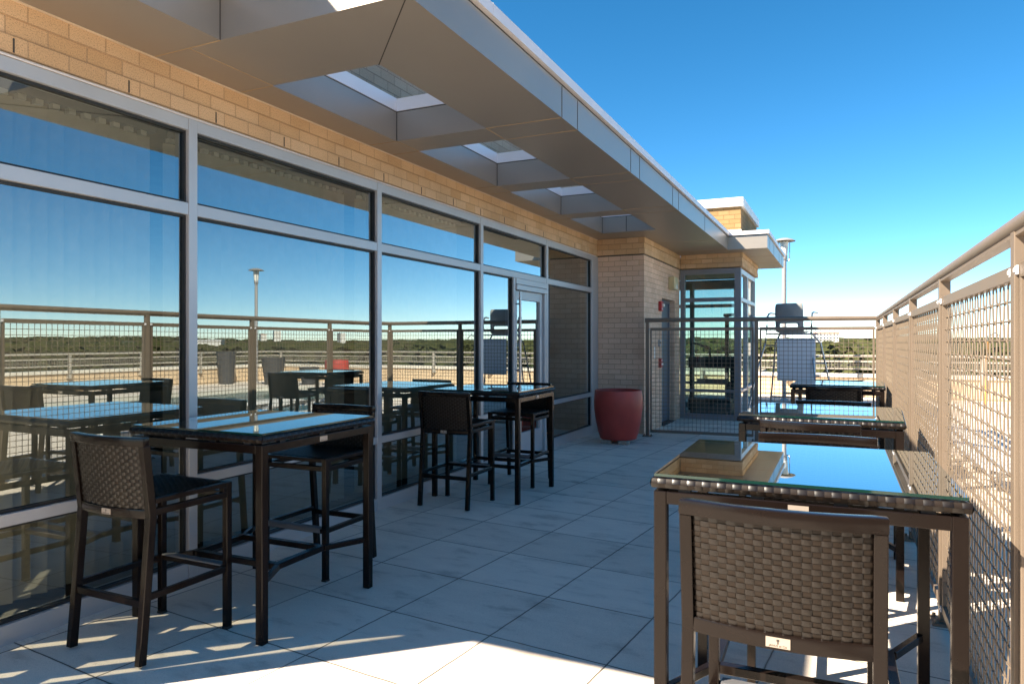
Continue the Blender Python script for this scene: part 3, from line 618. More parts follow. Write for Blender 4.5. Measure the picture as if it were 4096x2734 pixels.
# ================================================================== STOOLS
def back_y(z): return -0.19 - (z - 0.67) / (1.025 - 0.67) * 0.042
def bow(x): return -0.034 * (1 - min(1, (x / 0.235) ** 2))
def make_stool():
    r0 = empty('bar_stool')
    for s in (-1, 1):
        MB().box(s * 0.238 - 0.0165, s * 0.238 + 0.0165, 0.227, 0.26, 0.012, 0.745).build('leg', M['bronze'], r0, bevel=0.003)
        MB().box(s * 0.238 - 0.0175, s * 0.238 + 0.0175, 0.226, 0.261, 0.0, 0.012).build('foot_cap', M['rubber'], r0.children[-1] if False else r0)
    for s in (-1, 1):
        pf = [(-0.0165, -0.0185), (0.0165, -0.0185), (0.0165, 0.0185), (-0.0165, 0.0185)]
        MB().sweep([(s * 0.238, -0.246, 0.012), (s * 0.238, -0.192, 0.665), (s * 0.238, back_y(0.988), 0.988)], pf, up=(0, 1, 0)).build('leg', M['bronze'], r0, bevel=0.003)
    f = MB()
    for s in (-1, 1):
        f.box(s * 0.238 - 0.0155, s * 0.238 + 0.0155, -0.178, 0.227, 0.722, 0.745).box(s * 0.238 - 0.0155, s * 0.238 + 0.0155, -0.178, 0.227, 0.668, 0.698)
        f.box(s * 0.238 - 0.0155, s * 0.238 + 0.0155, 0.205, 0.2275, 0.698, 0.722)
    f.box(-0.2215, 0.2215, 0.229, 0.259, 0.722, 0.745).box(-0.2215, 0.2215, 0.229, 0.259, 0.668, 0.698).box(-0.2215, 0.2215, -0.18, -0.15, 0.722, 0.745)
    f.build('seat_frame', M['bronze'], r0, bevel=0.003)
    st = MB(); weave(st, lambda u, v, h: (-0.222 + 0.444 * u, -0.172 + 0.402 * v, 0.7465 + h), 19, 26, 0.0045)
    se = st.build('seat', [M['weave'], M['weave_v']], r0, smooth=True)
    MB().box(-0.2215, 0.2215, -0.172, 0.2285, 0.728, 0.7464).build('seat_core', M['weave_core'], se)
    # back: bowed top and bottom rails and the woven panel between them
    def rail(z0, z1, dp, hw):
        pts = [(-hw + 2 * hw * k / 16, back_y((z0 + z1) / 2) + bow(-hw + 2 * hw * k / 16), (z0 + z1) / 2) for k in range(17)]
        h = (z1 - z0) / 2
        return MB().sweep(pts, [(-dp, -h), (dp, -h), (dp, h), (-dp, h)])
    rail(0.985, 1.026, 0.0182, 0.2547).build('top_rail', M['bronze'], r0, smooth=True, bevel=0.005)
    rail(0.655, 0.697, 0.0155, 0.2215).build('back_rail', M['bronze'], r0, smooth=True, bevel=0.004)
    bk = MB()
    def PB(sgn):
        def P(u, v, h):
            x = (-0.2215 + 0.443 * u); z = 0.696 + 0.292 * v
            return (x, back_y(z) + bow(x) - sgn * (0.0035 + h), z)
        return P
    q = PB(1); weave(bk, q, 19, 19, 0.0042, hx=0.12, vx=0.04, nh=7)
    q2 = PB(-1); weave(bk, lambda u, v, h: q2(1 - u, v, h), 19, 19, 0.0042, hx=0.12, vx=0.04, nh=7)
    ba = bk.build('backrest', [M['weave'], M['weave_v']], r0, smooth=True)
    co = MB(); n_ = 12; vs = []
    for kk in range(n_ + 1):
        x = -0.2215 + 0.443 * kk / n_
        for z in (0.69, 0.99): vs.append((x, back_y(z) + bow(x), z))
    co.add(vs, [(2 * a, 2 * a + 2, 2 * a + 3, 2 * a + 1) for a in range(n_)])
    co.build('backrest_core', M['weave_core'], ba)
    for s in (-1, 1): MB().box(s * 0.238 - 0.011, s * 0.238 + 0.011, -0.205, 0.228, 0.29, 0.32).build('foot_rail', M['bronze'], r0, bevel=0.003)
    MB().box(-0.222, 0.222, -0.236, -0.212, 0.262, 0.295).build('foot_rail', M['bronze'], r0, bevel=0.003)
    tr = MB().box(-0.221, 0.221, 0.232, 0.258, 0.296, 0.322)
    MB().box(-0.2212, 0.2212, 0.231, 0.259, 0.29, 0.318).build('foot_rail', M['bronze'], r0, bevel=0.003)
    tr = MB().box(-0.214, 0.214, 0.222, 0.268, 0.3185, 0.323)
    for q in range(5): tr.box(-0.214, 0.214, 0.225 + q * 0.009, 0.229 + q * 0.009, 0.323, 0.3255)
    tr.box(-0.214, 0.214, 0.266, 0.269, 0.296, 0.3185)
    tr.build('footrest', M['tread'], r0)
    y = back_y(0.676) + bow(0) - 0.0155
    pl = MB().box(-0.03, 0.03, y - 0.0022, y + 0.0005, 0.663, 0.689).build('nameplate', M['plate'], r0)
    TY = Matrix.Translation((0, y - 0.0025, 0.668)) @ Matrix.Rotation(R(90), 4, 'X')
    text_mesh('lettering', 'JANUS et Cie', 0.0078, M['ink'], pl, TY, 0.0003)
    e_ = MB().box(-0.0035, 0.0035, y - 0.0027, y - 0.0022, 0.6795, 0.685).box(-0.0016, 0.0016, y - 0.0027, y - 0.0022, 0.6725, 0.679)
    e_.build('emblem', M['ink'], pl)
    return r0
STOOLS = [  # x, y, rz, label
 (-3.07, 2.385, 0.0, 'bar stool at the near wall table with its woven back turned to the viewer'),
 (-3.09, 3.645, 180.5, 'bar stool on the far side of the near wall table, facing back across the table'),
 (-3.155, 5.56, 0.5, 'bar stool on the near side of the far wall table, dark woven back in shade'),
 (-3.05, 6.72, 181, 'bar stool on the far side of the far wall table, near the glass door'),
 (-0.15, 2.19, 0.0, 'large sunlit bar stool in the foreground with its full woven back showing'),
 (-0.105, 3.33, 180.6, 'bar stool behind the foreground table, only the top of its back above the glass'),
 (-0.13, 4.365, -7.5, 'sunlit bar stool pulled up to the near side of the middle fence table'),
 (-0.054, 5.475, 181, 'shaded bar stool behind the middle fence table, only its top rail visible'),
 (-0.067, 7.96, -2.5, 'dark shaded bar stool on the near side of the farthest fence table'),
 (-0.03, 8.86, 181, 'bar stool hidden behind the farthest fence table except for its top rail'),
]
proto = make_stool()
for i, (x, y, rz, lab) in enumerate(STOOLS):
    o = proto if i == 0 else copy_tree(proto)
    o.location = (x, y, zf(y)); o.rotation_euler = (0, 0, R(rz)); tag(o, lab, 'bar stool', 'woven bar stools around the high tables')

# ================================================================== TABLES
def make_table():
    r0 = empty('bar_table'); H = 0.45
    for sx in (-1, 1):
        for sy in (-1, 1):
            MB().box(sx * (H - 0.021) - 0.021, sx * (H - 0.021) + 0.021, sy * (H - 0.021) - 0.021, sy * (H - 0.021) + 0.021, 0, 0.96).build('leg', M['bronze'], r0, bevel=0.003)
    a = MB(); i = H - 0.042
    for s in (-1, 1):
        a.box(-i, i, s * (H - 0.02) - 0.02, s * (H - 0.02) + 0.02, 0.918, 0.96).box(s * (H - 0.02) - 0.02, s * (H - 0.02) + 0.02, -i, i, 0.918, 0.96)
    a.build('apron', M['bronze'], r0, bevel=0.003)
    sp = MB()
    for x in (-0.35, -0.12, 0.12, 0.35):
        for y in (-0.43, 0.43): sp.box(x - 0.02, x + 0.02, y - 0.012, y + 0.012, 0.96, 0.975)
    for y in (-0.3, 0.0, 0.3):
        for x in (-0.43, 0.43): sp.box(x - 0.012, x + 0.012, y - 0.02, y + 0.02, 0.96, 0.975)
    sp.build('spacers', M['rubber'], r0)
    top = MB(); W_ = 0.452
    weave(top, lambda u, v, h: (-W_ + 2 * W_ * u, -W_ + 2 * W_ * v, 1.0 + h), 38, 46, 0.0035, nh=4)
    def side(ang):
        c_, s_ = math.cos(ang), math.sin(ang)
        def P(u, v, h):
            x = (-W_ + 2 * W_ * u) * 1.012; b = 0.012 * math.sin(math.pi * v); y = -W_ - 0.002 - h - b * 0.6; z = 0.972 + 0.031 * v
            return (x * c_ - y * s_, x * s_ + y * c_, z)
        return P
    for k in range(4): weave(top, side(k * math.pi / 2), 38, 2, 0.0018, hx=0.10, vx=0.05, nh=6)
    tp = top.build('tabletop', [M['weave'], M['weave_v']], r0, smooth=True)
    MB().box(-W_, W_, -W_, W_, 0.971, 1.0005).build('tabletop_core', M['weave_core'], tp)
    G = 0.449
    gl = MB().add([(-G, -G, 1.0175), (G, -G, 1.0175), (G, G, 1.0175), (-G, G, 1.0175)], [(0, 1, 2, 3)]).build('glass', M['table_glass'], r0)
    ge = MB(); k = G
    ge.add([(-k, -k, 1.0085), (k, -k, 1.0085), (k, k, 1.0085), (-k, k, 1.0085), (-k, -k, 1.0174), (k, -k, 1.0174), (k, k, 1.0174), (-k, k, 1.0174)], [(0, 1, 5, 4), (1, 2, 6, 5), (2, 3, 7, 6), (3, 0, 4, 7)])
    ge.build('glass_edge', M['glass_edge'], gl)
    fr = MB(); zz = 0.285; X_, Y_ = 0.29, 0.175
    for s in (-1, 1):
        fr.box(s * X_ - 0.018, s * X_ + 0.018, -Y_ - 0.018, Y_ + 0.018, zz - 0.016, zz + 0.016)
        fr.box(-X_ + 0.0185, X_ - 0.0185, s * Y_ - 0.018, s * Y_ + 0.018, zz - 0.0165, zz + 0.0155)
        for t in (-1, 1): fr.bar((s * (X_ + 0.014), t * (Y_ + 0.014), zz - 0.0005), (s * 0.415, t * 0.415, zz - 0.0005), 0.026, 0.03)
    fr.build('footrest', M['bronze'], r0, bevel=0.002, seg=1)
    return r0
def table_plate(t, side):
    q = empty('x'); bpy.data.objects.remove(q)
    y = -0.4505
    A = Matrix.Rotation({'-y': 0, '+x': R(90)}[side], 4, 'Z')
    b_ = MB().box(-0.03, 0.03, y - 0.002, y + 0.001, 0.926, 0.952, M=A)
    pl = b_.build('nameplate', M['plate'], t)
    TY = A @ Matrix.Translation((0, y - 0.0024, 0.932)) @ Matrix.Rotation(R(90), 4, 'X')
    text_mesh('lettering', 'JANUS et Cie', 0.0078, M['ink'], pl, TY, 0.0003)
TABLES = [
 (-2.97, 2.985, 1.0, '+x', 'high woven table with a glass top nearest the viewer along the windows'),
 (-3.08, 6.18, 1.2, '+x', 'high dark woven table by the windows next to the glass door'),
 (-0.128, 2.80, 0.8, '-y', 'large foreground high table with glass reflecting blue sky beside the fence'),
 (-0.11, 4.985, -2.6, '-y', 'middle of the three glass topped high tables along the mesh fence'),
 (-0.035, 8.62, -2.0, '-y', 'farthest glass topped high table along the fence, in shade at the corner'),
]
proto = make_table(); tabs = [proto] + [copy_tree(proto) for _ in TABLES[1:]]
for o, (x, y, rz, side, lab) in zip(tabs, TABLES):
    o.location = (x, y, zf(y)); o.rotation_euler = (0, 0, R(rz)); tag(o, lab, 'bar table', 'woven high tables with glass tops')
    table_plate(o, side)

# ================================================================== MESH FENCE
def wire_mesh(L, z0, z1, pitch=0.0605, r=0.0034, amp=0.0032, ns=5):
    """crimped woven wire, in local coordinates with the panel along +X"""
    m_ = MB(); nx = max(2, round(L / pitch)); nz = max(2, round((z1 - z0) / pitch)); px = L / nx; pz = (z1 - z0) / nz
    for i in range(1, nx):
        pts = []
        for k in range(nz + 1):
            s = amp * (1 if (k + i) % 2 else -1)
            for q, e in ((-0.16, 0.15), (0, 1), (0.16, 0.15)):
                if 0 <= k + q <= nz: pts.append((i * px, s * e, z0 + (k + q) * pz))
        m_.tube(pts, r, ns, up=(0, 1, 0), caps=False)
    for jx in range(1, nz):
        pts = []
        for k in range(nx + 1):
            s = amp * (-1 if (k + jx) % 2 else 1)
            for q, e in ((-0.16, 0.15), (0, 1), (0.16, 0.15)):
                if 0 <= k + q <= nx: pts.append(((k + q) * px, s * e, z0 + jx * pz))
        m_.tube(pts, r, ns, caps=False)
    return m_
def fence(name, label, pts, hz):
    P0 = Vector((pts[0][0], pts[0][1], 0)); r0 = empty(name, (P0.x, P0.y, zf(P0.y)), label=label, cat='fence', group=None)
    n_ = len(pts); W0 = Vector((P0.x, P0.y, zf(P0.y)))
    loc = [Vector((x, y, zf(y))) - W0 for x, y in pts]
    d_ = (loc[-1] - loc[0]); ang = math.atan2(d_.y, d_.x); L = (loc[1] - loc[0]).length; slope = math.asin((loc[-1].z - loc[0].z) / d_.length)
    Rz = Matrix.Rotation(ang, 4, 'Z') @ Matrix.Rotation(-slope, 4, 'Y')
    post = MB().box(-0.0255, 0.0255, -0.0255, 0.0255, 0.0, 1.80); p_me = None
    base = MB().box(-0.07, 0.07, -0.06, 0.06, 0.0, 0.014)
    for sx in (-1, 1):
        for sy in (-1, 1): base.lathe([(0.0, 0.03), (0.009, 0.03), (0.009, 0.014)], 8, (sx * 0.052, sy * 0.042, 0))
    frame = MB(); a, b = 0.045, L - 0.045
    frame.box(a, b, -0.016, 0.016, 1.648, 1.693).box(a, b, -0.016, 0.016, 0.064, 0.108).box(a, a + 0.022, -0.016, 0.016, 0.108, 1.648).box(b - 0.022, b, -0.016, 0.016, 0.108, 1.648)
    mesh = wire_mesh(b - a - 0.044, 0.108, 1.648); mesh.v = [(x + a + 0.022, y, z) for x, y, z in mesh.v]
    clip = MB()
    for x in (a - 0.02, b - 0.01):
        for z in (0.085, 1.67): clip.box(x, x + 0.03, -0.024, -0.0165, z - 0.014, z + 0.014).box(x + 0.008, x + 0.02, -0.029, -0.024, z - 0.007, z + 0.007)
    po = ba = fr = me = cl = None
    for i, p in enumerate(loc):
        if po is None: po = post.build('post', M['fence'], r0, bevel=0.003); ba = base.build('base_plate', M['fence'], po); o1 = po
        else: o1 = copy_tree(po, r0)
        o1.location = p; o1.rotation_euler = (0, 0, ang)
    for i in range(n_ - 1):
        if fr is None:
            fr = frame.build('panel', M['fence'], r0, bevel=0.002, seg=1); me = mesh.build('wire_mesh', M['wire'], fr, smooth='all'); cl = clip.build('clips', M['cap'], fr, bevel=0.002, seg=1); o1 = fr
        else: o1 = copy_tree(fr, r0)
        o1.matrix_local = Matrix.Translation(loc[i]) @ Rz
    return r0, loc, W0
# the long side parallel to the windows, then the return across the terrace
FR = [(0.505 - 0.0048 * k, 11.12 - 1.715 * k) for k in range(8)]
FR = [(0.462 + 0.0055 * k, 11.13 - 1.715 * k) for k in range(8)]
FB = [(0.462, 11.13), (-1.144, 10.998), (-2.75, 10.866)]
fr0, lr, WR = fence('mesh_fence', 'long taupe wire mesh fence on the pool side of the tables', FR, 1.84)
fb0, lb, WB_ = fence('mesh_fence', 'short grey wire mesh fence crossing the deck from the brick pier', FB, 1.84)
for r0, loc in ((fr0, lr), (fb0, lb)):
    a, b = loc[0], loc[-1]; dirv = (b - a).normalized(); e0 = a if r0 is fr0 else a; 
    end = b + dirv * (0.035 if r0 is fb0 else 0.0)
    st = a if r0 is fr0 else a + dirv * 0.027
    MB().tube([st + Vector((0, 0, 1.812)), end + Vector((0, 0, 1.812))], 0.0325, 22).build('handrail', M['fence'], r0, smooth=True)
    MB().bar(st + Vector((0, 0, 1.786)), end + Vector((0, 0, 1.786)), 0.045, 0.016).build('rail_bar', M['fence'], r0)

# ================================================================== RED PLANTER
pc = (-2.97, 10.02, zf(10.0))
pl = empty('red_planter', pc, label='large empty oxide red planter by the brick pier', cat='planter')
MB().lathe([(0.0, 0.05), (0.24, 0.05), (0.265, 0.065), (0.29, 0.14), (0.325, 0.30), (0.352, 0.48), (0.357, 0.60), (0.345, 0.745), (0.340, 0.765), (0.325, 0.77), (0.312, 0.765), (0.31, 0.70), (0.30, 0.5), (0.0, 0.48)], 64).build('pot', M['planter'], pl, smooth=True)
for (x, y) in ((0.14, -0.19), (-0.12, -0.2), (0.02, 0.2)):
    MB().box(x - 0.075, x + 0.075, y - 0.05, y + 0.05, 0, 0.056).build('stone_foot', M['stone'], pl, bevel=0.01)

# ================================================================== GYM MACHINE IN THE BAY
tm = empty('treadmill', (-2.35, 15.0, zf(14) - 0.04), label='black exercise machine behind the glass of the far bay', cat='exercise machine')
MB().box(-0.40, 0.40, -0.75, 0.85, 0.0, 0.16).box(-0.34, 0.34, -0.95, -0.75, 0.0, 0.34).build('deck', M['black'], tm, bevel=0.02)
MB().box(-0.42, 0.42, -0.9, -0.45, 0.16, 0.42).build('motor_cover', M['black'], tm, bevel=0.05)
for s in (-1, 1):
    MB().sweep([(s * 0.38, -0.62, 0.2), (s * 0.40, -0.55, 0.9), (s * 0.40, -0.5, 1.12)], [(-0.04, -0.05), (0.04, -0.05), (0.04, 0.05), (-0.04, 0.05)], up=(0, 1, 0)).build('upright', M['black'], tm, bevel=0.01)
    MB().tube([(s * 0.40, -0.5, 1.05), (s * 0.42, -0.3, 1.08), (s * 0.42, 0.15, 1.02)], 0.025, 10).build('handrail', M['black'], tm, smooth=True)
MB().box(-0.46, 0.46, -0.62, -0.36, 1.0, 1.22).build('console', M['black'], tm, bevel=0.04)
MB().tube([(-0.42, -0.5, 1.2), (-0.42, -0.52, 1.46), (-0.38, -0.52, 1.5), (-0.1, -0.5, 1.42), (-0.05, -0.5, 1.36), (-0.04, -0.5, 1.2)], 0.02, 10).build('grab_bar', M['black'], tm, smooth=True)
MB().box(-0.3, 0.3, -0.53, -0.50, 0.7, 0.78).build('cross_bar', M['tread'], tm)
mt = empty('weight_machine', (-2.15, 16.0, zf(14) - 0.04), label='tall grey weight machine at the back of the glazed bay', cat='exercise machine')
for s in (-1, 1): MB().box(s * 0.13 - 0.04, s * 0.13 + 0.04, -0.05, 0.05, 0, 2.12).build('upright', M['black'], mt, bevel=0.01)
MB().tube([(-0.2, 0, 2.1), (0.3, -0.05, 2.12), (0.42, -0.1, 2.05), (0.44, -0.1, 1.5)], 0.035, 8).build('arm', M['grey_box'], mt, smooth=True)
w2 = MB()
for k in range(9): w2.box(-0.088, 0.088, -0.09, 0.09, 0.12 + k * 0.06, 0.172 + k * 0.06)
w2.build('weight_stack', M['black'], mt)

# ================================================================== POOL DECK THINGS
# lifeguard chair just behind the return fence, seen from the back
lc = empty('lifeguard_chair', (-0.80, 13.55, zf(13.5)), R(-14), label='tall lifeguard chair with grey seat and steel tube frame behind the fence', cat='lifeguard chair')
f = MB()
for s in (-1, 1):
    f.tube([(s * 0.62, -0.62, 0), (s * 0.50, -0.42, 0.9), (s * 0.40, -0.24, 1.45), (s * 0.385, -0.2, 1.75), (s * 0.385, -0.17, 1.93), (s * 0.375, -0.12, 1.985), (s * 0.37, -0.02, 2.0), (s * 0.37, 0.22, 1.99)], 0.016, 10)
    f.tube([(s * 0.62, 0.62, 0), (s * 0.40, 0.3, 1.45), (s * 0.26, 0.18, 1.66)], 0.016, 10)
f.tube([(-0.57, -0.52, 0.45), (0.57, -0.52, 0.45)], 0.013, 8).tube([(-0.57, 0.53, 0.45), (0.57, 0.53, 0.45)], 0.013, 8).tube([(-0.45, 0.40, 1.1), (0.45, 0.40, 1.1)], 0.013, 8).tube([(-0.41, -0.24, 1.42), (0.41, -0.24, 1.42)], 0.013, 8)
f.tube([(-0.38, 0.2, 1.62), (0.38, 0.2, 1.62)], 0.013, 8).tube([(-0.385, -0.2, 1.62), (0.385, -0.2, 1.62)], 0.013, 8)
f.build('frame', M['steel'], lc, smooth=True)
for z, y in ((0.5, 0.63), (0.85, 0.52), (1.2, 0.42)): MB().box(-0.33, 0.33, y - 0.06, y + 0.06, z, z + 0.03).build('step', M['seat_grey'], lc, bevel=0.006)
# shell with the carrying slot: a profile swept across with a hole left open low in the back
def shell():
    m_ = MB(); pf = [(0.26, 1.66), (0.10, 1.635), (-0.10, 1.64), (-0.17, 1.665), (-0.20, 1.72), (-0.215, 1.80), (-0.23, 1.95), (-0.24, 2.08), (-0.235, 2.145), (-0.22, 2.16)]
    nx = 16; rows = []
    for k, (y, z) in enumerate(pf):
        row = []
        hw = 0.245 if 0 < k < 8 else (0.235 if k < 9 else 0.215)
        for i in range(nx + 1):
            t = -1 + 2 * i / nx; row.append((t * hw, y + 0.05 * abs(t) ** 3 * (1 if k > 3 else 0), z + 0.02 * abs(t) ** 4 * (1 if k <= 3 else 0)))
        rows.append(row)
    vs = [p for r_ in rows for p in r_]; fs = []
    for k in range(len(pf) - 1):
        for i in range(nx):
            if 4 <= k < 5 and 3 <= i <= 12: continue
            fs.append((k * (nx + 1) + i, k * (nx + 1) + i + 1, (k + 1) * (nx + 1) + i + 1, (k + 1) * (nx + 1) + i))
    return m_.add(vs, fs)
o = shell().build('seat', M['seat_grey'], lc, smooth='all')
md = o.modifiers.new('shell', 'SOLIDIFY'); md.thickness = 0.022; md.offset = 0
md = o.modifiers.new('round', 'SUBSURF'); md.levels = 1; md.render_levels = 2
bd = empty('backboard', (-0.72, 13.18, zf(13.5)), R(-10), label='pale rectangular board hung on the back of the lifeguard chair', cat='board')
MB().box(-0.315, 0.315, -0.012, 0.012, 0.80, 1.535).build('sheet', M['board'], bd, bevel=0.004)
MB().tube([(-0.5, -0.01, 1.512), (0.62, -0.01, 1.512)], 0.006, 6).tube([(-0.42, -0.02, 0.83), (0.40, -0.02, 0.83)], 0.004, 6).build('cord', M['black'], bd)
# lamps
def make_lamp():
    r0 = empty('lamp_post')
    MB().tube([(0, 0, 0.02), (0, 0, 3.62)], 0.055, 16).build('pole', M['pole'], r0, smooth=True)
    MB().lathe([(0.0, 0.06), (0.07, 0.06), (0.13, 0.02), (0.15, 0.0)], 20).build('base', M['pole'], r0, smooth=True)
    MB().lathe([(0.06, 3.58), (0.075, 3.60), (0.075, 3.68), (0.06, 3.70)], 20).build('collar', M['pole'], r0, smooth=True)
    MB().lathe([(0.0, 3.69), (0.075, 3.69), (0.105, 4.04), (0.0, 4.04)], 20).build('lantern', M['lens'], r0, smooth=True)
    MB().lathe([(0.0, 4.14), (0.10, 4.135), (0.20, 4.105), (0.272, 4.062), (0.268, 4.054), (0.15, 4.07), (0.0, 4.075)], 36).build('lamp_shade', M['pole'], r0, smooth=True)
    a = MB()
    for s in (-1, 1): a.tube([(0, 0, 3.56), (s * 0.10, 0, 3.56), (s * 0.13, 0, 3.59), (s * 0.13, 0, 4.08)], 0.012, 8)
    a.build('arms', M['steel'], r0, smooth=True)
    return r0
lp = make_lamp(); lp.location = (-1.33, 19.25, -0.06); tag(lp, 'silver lamp post with disc shade standing behind the canopy of the bay', 'lamp post', 'disc lamp posts around the pool')
l2 = copy_tree(lp); l2.location = (11.75, 19.0, -0.06); l2.rotation_euler = (0, 0, R(40)); tag(l2, 'silver disc lamp post beyond the pool, seen mirrored in the second window', 'lamp post', 'disc lamp posts around the pool')
# parapets and their railings
def parapet(a, b, label, rl):
    a, b = Vector((*a, -0.08)), Vector((*b, -0.08)); L = (b - a).length; ang = math.atan2((b - a).y, (b - a).x)
    r0 = empty('parapet_wall', a, ang, label, 'wall', 'low parapet walls around the pool deck')
    MB().box(0, L, 0, 0.35, 0, 0.55).build('wall', M['stucco'], r0)
    MB().box(-0.03, L + 0.03, -0.05, 0.40, 0.55, 0.66).build('coping', M['cream_cap'], r0, bevel=0.01, seg=1)
    g = MB()
    x = 1.2
    while x < L: g.box(x - 0.006, x + 0.006, -0.002, 0.01, 0.07, 0.55); x += 1.2
    g.box(0, L, -0.003, 0.01, 0.0, 0.07)
    g.build('wall_joint', M['joint_tan'], r0)
    r1 = empty('parapet_railing', a, ang, rl, 'railing', 'railings on the parapet walls')
    MB().tube([(0, -0.09, 1.13), (L, -0.09, 1.13)], 0.035, 10).build('top_rail', M['rail_pale'], r1, smooth=True)
    MB().box(0, L, -0.105, -0.065, 0.965, 1.01).box(0, L, -0.105, -0.065, 0.77, 0.815).build('panel_rail', M['rail_pale'], r1)
    m_ = MB(); x = 0.03
    while x < L: m_.box(x, x + 0.006, -0.09, -0.082, 0.815, 0.965); x += 0.075
    for z in (0.86, 0.91): m_.box(0, L, -0.088, -0.083, z, z + 0.006)
    m_.build('wire_mesh', M['rail_pale'], r1)
    p0 = None; x = 1.1
    while x < L:
        if p0 is None: p0 = MB().box(-0.04, 0.04, -0.115, -0.053, 0.42, 1.10).box(-0.05, 0.05, -0.053, 0.0, 0.42, 0.50).build('post', M['rail_pale'], r1); q = p0
        else: q = p0.copy(); C.objects.link(q)
        q.location = (x, 0, 0); x += 2.3
parapet((-14.0, 21.0), (13.3, 21.0), 'low cream parapet wall at the back of the pool deck behind the lifeguard chair', 'pale railing along the back parapet behind the lifeguard chair')
parapet((13.0, 20.99), (13.0, -16.0), 'low cream parapet wall across the pool, mirrored in the near windows', 'pale railing on the parapet across the pool, mirrored in the near windows')
# planters and boards seen mirrored in the windows
for (x, y, r_, h, lab) in ((12.35, 18.2, 0.34, 1.15, 'tall charcoal planter beside the mirrored lamp post'), (10.7, 18.75, 0.42, 0.95, 'squat charcoal planter on the other side of the mirrored lamp post'), (9.5, 19.2, 0.34, 0.62, 'low charcoal planter furthest along the mirrored parapet')):
    o = empty('dark_planter', (x, y, -0.06), label=lab, cat='planter', group='charcoal planters by the pool')
    MB().lathe([(0, 0.0), (r_ * 0.68, 0.0), (r_ * 0.98, h), (r_, h), (r_, h - 0.03), (r_ * 0.9, h - 0.03), (r_ * 0.86, h - 0.2), (0, h - 0.2)], 28).build('pot', M['dark_planter'], o, smooth=True)
o = copy_tree(pl); o.location = (8.2, 19.1, -0.06); o.scale = (1.15, 1.15, 1.15); tag(o, 'red planter against the far parapet, seen only in the mirrored view', 'planter')
# loungers by the pool
def make_lounger():
    r0 = empty('sun_lounger')
    f = MB()
    for s in (-1, 1):
        f.sweep([(s * 0.31, -0.95, 0.33), (s * 0.31, 0.35, 0.33), (s * 0.31, 0.98, 0.47)], [(-0.02, -0.02), (0.02, -0.02), (0.02, 0.02), (-0.02, 0.02)])
    f.box(-0.29, 0.29, -0.97, -0.93, 0.31, 0.35).box(-0.29, 0.29, 0.33, 0.37, 0.31, 0.35)
    f.build('frame', M['white'], r0)
    for s in (-1, 1):
        for y in (-0.8, 0.5): MB().box(s * 0.31 - 0.02, s * 0.31 + 0.02, y - 0.025, y + 0.025, 0, 0.31 if y < 0 else 0.335).build('leg', M['white'], r0)
    s = MB(); y = -0.9
    while y < 0.32: s.box(-0.29, 0.29, y, y + 0.04, 0.335, 0.345); y += 0.05
    k = 0
    while k < 13: z = 0.345 + (k + 0.3) * 0.0102; yy = 0.38 + k * 0.0455; s.bar((-0.29, yy, z), (0.29, yy, z), 0.04, 0.008, up=(0, -0.22, 0.97)); k += 1
    s.build('sling', M['sling'], r0)
    return r0
lg = None
for (x, y, rz, lab) in ((1.95, 10.4, 90, 'white sun lounger farthest along the row beyond the fence, at the corner'), (1.93, 9.35, 88, 'white sun lounger next to the farthest one in the row by the pool'), (1.96, 8.3, 91, 'white sun lounger in the middle of the row seen through the mesh'), (1.94, 7.25, 90, 'white sun lounger nearest the foreground table, seen through the mesh')):
    o = lg = lg or make_lounger()
    if o.get('label'): o = copy_tree(lg)
    o.location = (x, y, zf(y)); o.rotation_euler = (0, 0, R(rz)); tag(o, lab, 'sun lounger', 'white loungers between the fence and the pool')
ph = empty('rescue_hook', (3.0, 19.3, -0.06), label='slim orange rescue pole standing by the far parapet', cat='pole')
MB().tube([(0, 0, 0), (0.05, 0.1, 1.5)], 0.022, 8).build('shaft', M['orange'], ph, smooth=True)
MB().tube([(0.05, 0.1, 1.5), (0.06, 0.1, 1.62), (0.2, 0.1, 1.7), (0.34, 0.1, 1.58)], 0.014, 8).build('hook', M['steel'], ph, smooth=True)

# ================================================================== TREES, FOREST, FAR BUILDINGS
def crown_mesh(seed, rad, h, n, leaf):
    rnd = random.Random(seed); m_ = MB(); lobes = []
    for k in range(13):
        a = rnd.uniform(0, 6.28); q = rad * rnd.uniform(0.15, 0.72); z = h * rnd.uniform(0.38, 0.90)
        lobes.append((Vector((q * math.cos(a), q * math.sin(a), z)), rad * rnd.uniform(0.28, 0.5)))
    lobes.append((Vector((0, 0, h * 0.8)), rad * 0.45))
    for k in range(n):
        c_, r_ = rnd.choice(lobes); v = Vector((rnd.gauss(0, 1), rnd.gauss(0, 1), rnd.gauss(0, 1))).normalized()
        p = c_ + v * r_ * rnd.uniform(0.72, 1.08) * (1 if rnd.random() < 0.8 else 0.6)
        nrm = (v + Vector((rnd.uniform(-.7, .7), rnd.uniform(-.7, .7), rnd.uniform(-.3, .9)))).normalized()
        t = nrm.orthogonal().normalized(); b_ = nrm.cross(t); s = leaf * rnd.uniform(0.6, 1.4)
        m_.add([p - t * s - b_ * s * 0.5, p + t * s - b_ * s * 0.5, p + t * s * 0.6 + b_ * s, p - t * s * 0.6 + b_ * s * 0.8], [(0, 1, 2, 3)])
    return m_
protos = []
